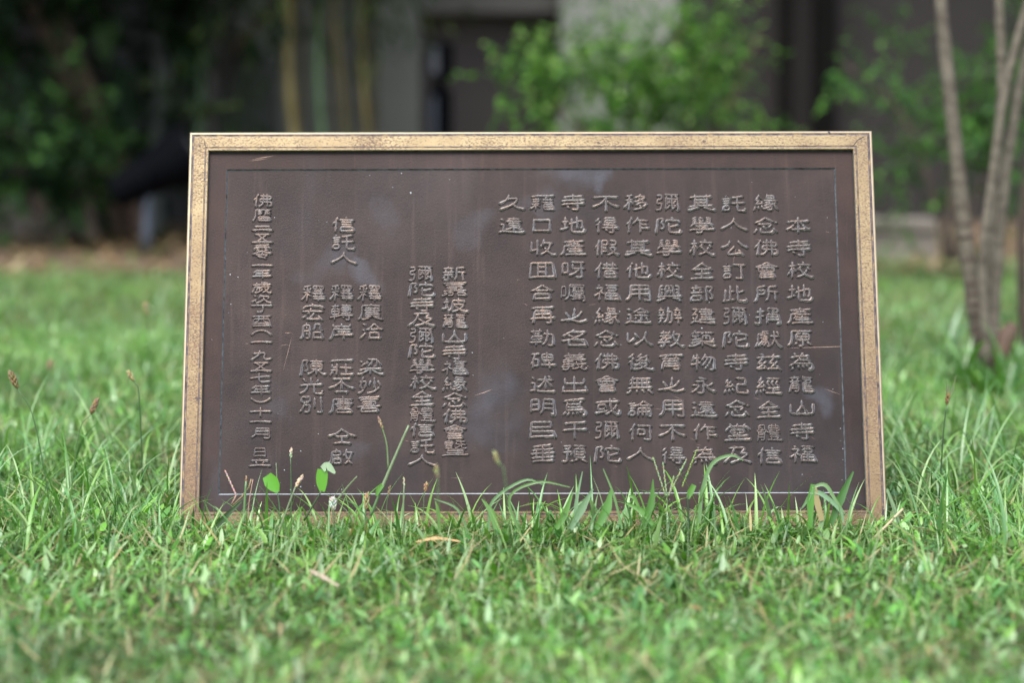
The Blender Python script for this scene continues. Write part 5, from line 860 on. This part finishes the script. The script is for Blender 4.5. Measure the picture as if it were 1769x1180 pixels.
shrub('loose_shrub', (1640, 450, 7.0), 'loose green shrub with arching sprays behind the young tree', 'shrub',
      [(1690, 150, 75, 60, 0), (1610, 185, 75, 35, 0), (1530, 155, 55, 22, 0), (1455, 120, 45, 28, 0), (1680, 215, 80, 50, 0), (1590, 230, 60, 30, 0), (1745, 190, 60, 90, 0), (1560, 275, 45, 35, 0), (1520, 290, 30, 25, 0), (1620, 300, 70, 40, .1), (1700, 300, 70, 50, .1), (1545, 370, 25, 20, 0), (1760, 40, 40, 60, .1), (1540, 60, 40, 50, .3), (1580, 390, 30, 25, 0)],
      1900, .033, .019, MD, 'leaf', [([(1640, 450, 0), (1645, 330, 0), (1660, 220, 0), (1700, 120, 0)], .015), ([(1635, 450, 0), (1610, 330, 0), (1560, 200, 0), (1460, 110, 0)], .009), ([(1650, 450, 0), (1690, 330, 0), (1740, 200, 0)], .010)], 'bark_dark')
shrub('dark_shrub', (80, 440, 8.4), 'dark glossy leaved shrub in deep shade at the left edge', 'shrub',
      [(45, 200, 110, 55, 0), (100, 270, 90, 55, 0), (10, 280, 90, 60, 0), (-80, 230, 110, 90, 0), (60, 320, 90, 25, 0), (150, 330, 50, 40, .1), (170, 250, 60, 70, .2)],
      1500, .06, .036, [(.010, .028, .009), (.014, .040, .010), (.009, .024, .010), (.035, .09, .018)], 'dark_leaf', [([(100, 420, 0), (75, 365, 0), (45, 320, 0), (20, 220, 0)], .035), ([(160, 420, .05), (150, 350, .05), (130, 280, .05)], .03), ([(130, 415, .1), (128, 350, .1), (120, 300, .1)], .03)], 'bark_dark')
# overhanging dark crown of a tree at the far left (its trunk forks into two leaning limbs)
shrub('shade_tree', (230, 440, 8.9), 'dark tree with brown leaning trunks shading the left background', 'tree',
      [(60, 20, 140, 70, 0), (220, -30, 150, 60, 0), (-60, 60, 120, 90, .1), (170, 90, 70, 60, .3), (320, 40, 70, 60, .3), (90, -250, 350, 150, -.4), (400, -320, 350, 120, -.6), (350, -120, 120, 60, 0), (300, 160, 50, 60, .3), (240, 210, 60, 60, .4)],
      3600, .085, .045, DK, 'dark_leaf', [([(232, 430, 0), (195, 290, 0), (140, 160, 0), (75, 40, 0), (-40, -160, 0)], .045), ([(225, 425, .1), (150, 270, .1), (110, 160, .1), (60, 20, .1)], .03), ([(240, 425, -.1), (220, 300, -.1), (170, 180, -.1), (95, 0, -.1), (40, -200, -.1)], .028), ([(375, 118, .2), (405, 80, .2), (455, 30, .2), (520, -60, .2)], .018)], 'bark_stem', .8)
sh = bpy.data.objects['shade_tree']
V, Fc, T = leaf_cloud([(Vector((x, y, z)) - sh.location, rx, ry, .45, 1) for x, y, z, rx, ry in ((-3.2, 8.6, 2.1, 1.2, .7), (-1.9, 8.9, 2.2, 1.1, .6), (-1.2, 9.3, 2.2, .8, .5), (-2.6, 9.5, 2.3, 1.3, .6))], 3600, .26, .12, DK, .5)
np_mesh('shade_canopy', V, Fc, T, M['dark_leaf'], sh)  # unseen canopy, added to darken the left background
# bamboo clump
bb = at(560, 440, 8.7); bb.z = GZ
bam = empty('bamboo_clump', bb, 'clump of yellow green and brown bamboo culms before the grey green wall', 'bamboo')
def culm(px0, px1, wpx, mat, dz, top=-350):
    D = 8.7 + dz; m = MB(); r = wpx * D / FPX / 2; rb = []
    pts = []
    for k in range(13):
        t = k / 12; x = px1 + (px0 - px1) * (440 - (440 + (top - 440) * t)) / 440; y = 440 + (top - 440) * t
        p = at(x, y, D) - bb; p.x += .012 * math.sin(k * .9 + px0); pts.append(p)
    pts2 = []; rr = []
    for i in range(len(pts) - 1):
        for t, q in ((.0, 1.13), (.06, .98), (.5, .95), (.94, .98)): pts2.append(pts[i].lerp(pts[i + 1], t)); rr.append(r * q * (1 - .3 * i / 12))
    m.tube(pts2, rr, 9); m.build('culm', M[mat], bam, True)
for a in [(497, 522, 19, 'c_yellow', 0), (512, 530, 15, 'c_brown', .15), (553, 557, 14, 'c_green', -.1), (572, 588, 13, 'c_brown', .1), (583, 600, 10, 'c_yellow', .2), (603, 624, 20, 'c_dark', 0), (640, 647, 22, 'c_brown', .25), (628, 634, 12, 'c_yellow', .1), (367, 370, 30, 'c_dark', .2), (348, 350, 20, 'c_green', .3), (392, 386, 14, 'c_dark', .3), (618, 603, 9, 'c_green', .3), (545, 541, 8, 'c_brown', .3)]: culm(*a)
V, Fc, T = leaf_cloud([(at(x, y, 8.6) - bb, r * 8.6 / FPX, .3, ry * 8.6 / FPX, r * ry) for x, y, r, ry in ((560, -25, 90, 18), (420, 10, 60, 30), (640, -30, 50, 25), (500, -180, 260, 80), (345, 190, 25, 60), (460, 50, 30, 25))], 1500, .10, .018, DK + [(.05, .075, .02)], .9)
np_mesh('foliage', V, Fc, T, M['dark_leaf'], bam)
o = plant('thin_grey_tree', (272, 440, 9.2), 'thin grey tree stem standing between the shaded tree and the bamboo', 'tree')
m = MB(); P = local(o, P3(9.2, (275, 440), (268, 300), (276, 150), (268, 0), (262, -300))); m.tube(catmull([tuple(p) for p in P], 20), list(np.linspace(.03, .022, 20)), 8, 0, None, True, .05); m.build('trunk', M['c_grey'], o, True)
m = MB(); P = local(o, P3(9.15, (276, 190), (293, 120), (318, 30), (340, -100))); m.tube(catmull([tuple(p) for p in P], 12), list(np.linspace(.022, .012, 12)), 7, 0, None, True, .05); m.build('limb', M['c_grey'], o, True)

# rounded stone by the bamboo
sb = at(428, 430, 9.4); sb.z = GZ
m = MB(); n = 20; prof_ = []
for k in range(n + 1):
    a = math.pi * k / n; prof_.append((math.cos(a) * .115, .60 + math.sin(a) * .13))
prof_ = [(.125, 0)] + prof_ + [(-.125, 0)]
V = []; N = len(prof_)
for y, s in ((-.09, .9), (-.07, 1), (.07, 1), (.09, .9)): V += [(x * s, y, z * (1 if s == 1 else .985)) for x, z in prof_]
Fc = [tuple(range(N)), tuple(3 * N + k for k in range(N))[::-1]]
for j in range(3):
    for k in range(N - 1): Fc.append((j * N + k, j * N + k + 1, (j + 1) * N + k + 1, (j + 1) * N + k)[::-1])
m.add(V, Fc); o = m.build('garden_stone', M['stone'], None, True, 40); o.location = sb
tag(o, 'dark round topped upright stone behind the bamboo', 'stone')

# black bollard lamp in front of the recess
lb = at(762, 420, 9.3); lb.z = GZ
o = empty('bollard_lamp', lb, 'black bollard lamp standing before the dark recess', 'lamp')
m = MB(); m.box(-.045, .045, -.04, .04, 0, .56, 0, .008); m.build('post', M['black'], o)
m = MB(); m.tube([(0, 0, .56), (0, 0, .60)], .022, 12); m.build('neck', M['black'], o, True, 40)
m = MB(); m.box(-.048, .05, -.05, .05, .60, .735, 0, .012); m.build('head', M['black'], o)
m = MB(); m.box(-.036, -.006, -.056, -.051, .615, .715, 0, .002); m.build('lens', simple('head_highlight', (.085, .09, .11), .3, 0, .1, 10), o)  # pale plate painting the highlight on the head, no real lens
m = MB(); m.box(-.036, -.014, -.046, -.041, .02, .53, 0, .001); m.build('bluish_strip', M['steel'], o)  # bluish strip down the left of the post front
m = MB(); m.box(-.08, .08, -.08, .08, 0, .015, 0, .004); m.build('base_plate', M['black'], o)

# black floodlight on a short post
fb = at(252, 412, 8.15); fb.z = GZ
o = empty('garden_floodlight', fb, 'black garden floodlight on a short grey post tilted up beside the plaque', 'lamp')
A = at(196, 335, 8.15) - fb; Bv = at(335, 262, 8.15) - fb; ax = (Bv - A)
m = MB(); m.tube([A, A + ax * .04, A + ax * .3, A + ax * .55, A + ax * .85, A + ax, A + ax * 1.0], [.040, .056, .064, .076, .105, .110, .095], 18); m.build('housing', M['black'], o, True, 35)
m = MB(); m.tube([A + ax * .985, A + ax * 1.012], .072, 18); m.build('lens', M['glass'], o, True, 35)
mid = A + ax * .45
m = MB(); m.tube([(0, 0, 0), (.003, 0, .06), (mid.x * .55, mid.y, mid.z * .65), (mid.x, mid.y, mid.z - .03)], [.019, .019, .020, .022], 12); m.build('post', M['steel'], o, True)
m = MB(); m.tube([mid + Vector((0, -.08, -.06)), mid + Vector((0, -.085, .01)), mid + Vector((0, .085, .01)), mid + Vector((0, .08, -.06))], .010, 8); m.build('bracket', M['black'], o, True)

# ------------------------------------------------------------------ leaf litter on the soil bed
N = 3200; x = rng.uniform(-3, 3, N); y = rng.uniform(7.15, 9.4, N); L = rng.uniform(.03, .09, N)
v, f, t = blades(np.stack([x, y, np.full(N, GZ + .008)], 1), rng.uniform(0, 6.28, N), rng.uniform(1.1, 1.7, N), rng.uniform(-.6, .6, N), L, L * rng.uniform(.25, .5, N), rng.uniform(-.2, .4, N), colors(N, [(.26, .185, .125), (.18, .115, .07), (.38, .29, .21), (.16, .10, .06), (.10, .14, .05)], .3, np.full(N, .5)), 4, 1.3)
tag(np_mesh('leaf_litter', v, f, t, M['dry']), 'fallen brown and tan leaves covering the soil bed behind the lawn', 'leaf litter', kind='stuff')

# weeds at the foot of the young tree
def weed(px, py, D, label, n, Lr, Wr, cols, group='weeds around the young tree'):
    o = plant('weed', (px, py, D), label, 'weed', group)
    az = rng.uniform(0, 6.28, n)
    for k in range(n):
        v, f, t = blades(np.zeros((1, 3)), az[k:k + 1], np.abs(rng.normal(.5, .3, 1)), rng.uniform(.2, 1.2, 1), rng.uniform(*Lr, 1), rng.uniform(*Wr, 1), rng.uniform(.1, .4, 1), colors(1, cols, .25, np.full(1, .6)), 6, 1.2)
        np_mesh('leaf', v, f, t, M['grass'], o)
weed(1668, 640, 4.45, 'broad leaved weed on the left of the young tree foot', 10, (.10, .18), (.010, .020), [(.09, .22, .03), (.12, .24, .08), (.05, .13, .03)])
weed(1640, 640, 4.7, 'weed with long pale blades left of the young tree', 5, (.10, .18), (.009, .015), [(.20, .30, .20), (.12, .24, .08)])
weed(1760, 660, 4.4, 'tall thin weed at the right edge by the dead stub', 9, (.09, .18), (.005, .010), [(.06, .15, .03), (.09, .2, .03)])
weed(1700, 680, 4.3, 'low weed in front of the young tree stems', 9, (.06, .14), (.008, .016), [(.06, .15, .04), (.09, .2, .03)])
weed(1685, 660, 4.4, 'leafy weed hiding the base of the thickest young tree stem', 13, (.07, .15), (.008, .017), [(.05, .14, .03), (.08, .2, .04), (.12, .25, .08)])
weed(1740, 650, 4.35, 'leafy weed in front of the dead stub', 12, (.07, .14), (.007, .015), [(.05, .14, .03), (.08, .2, .04)])
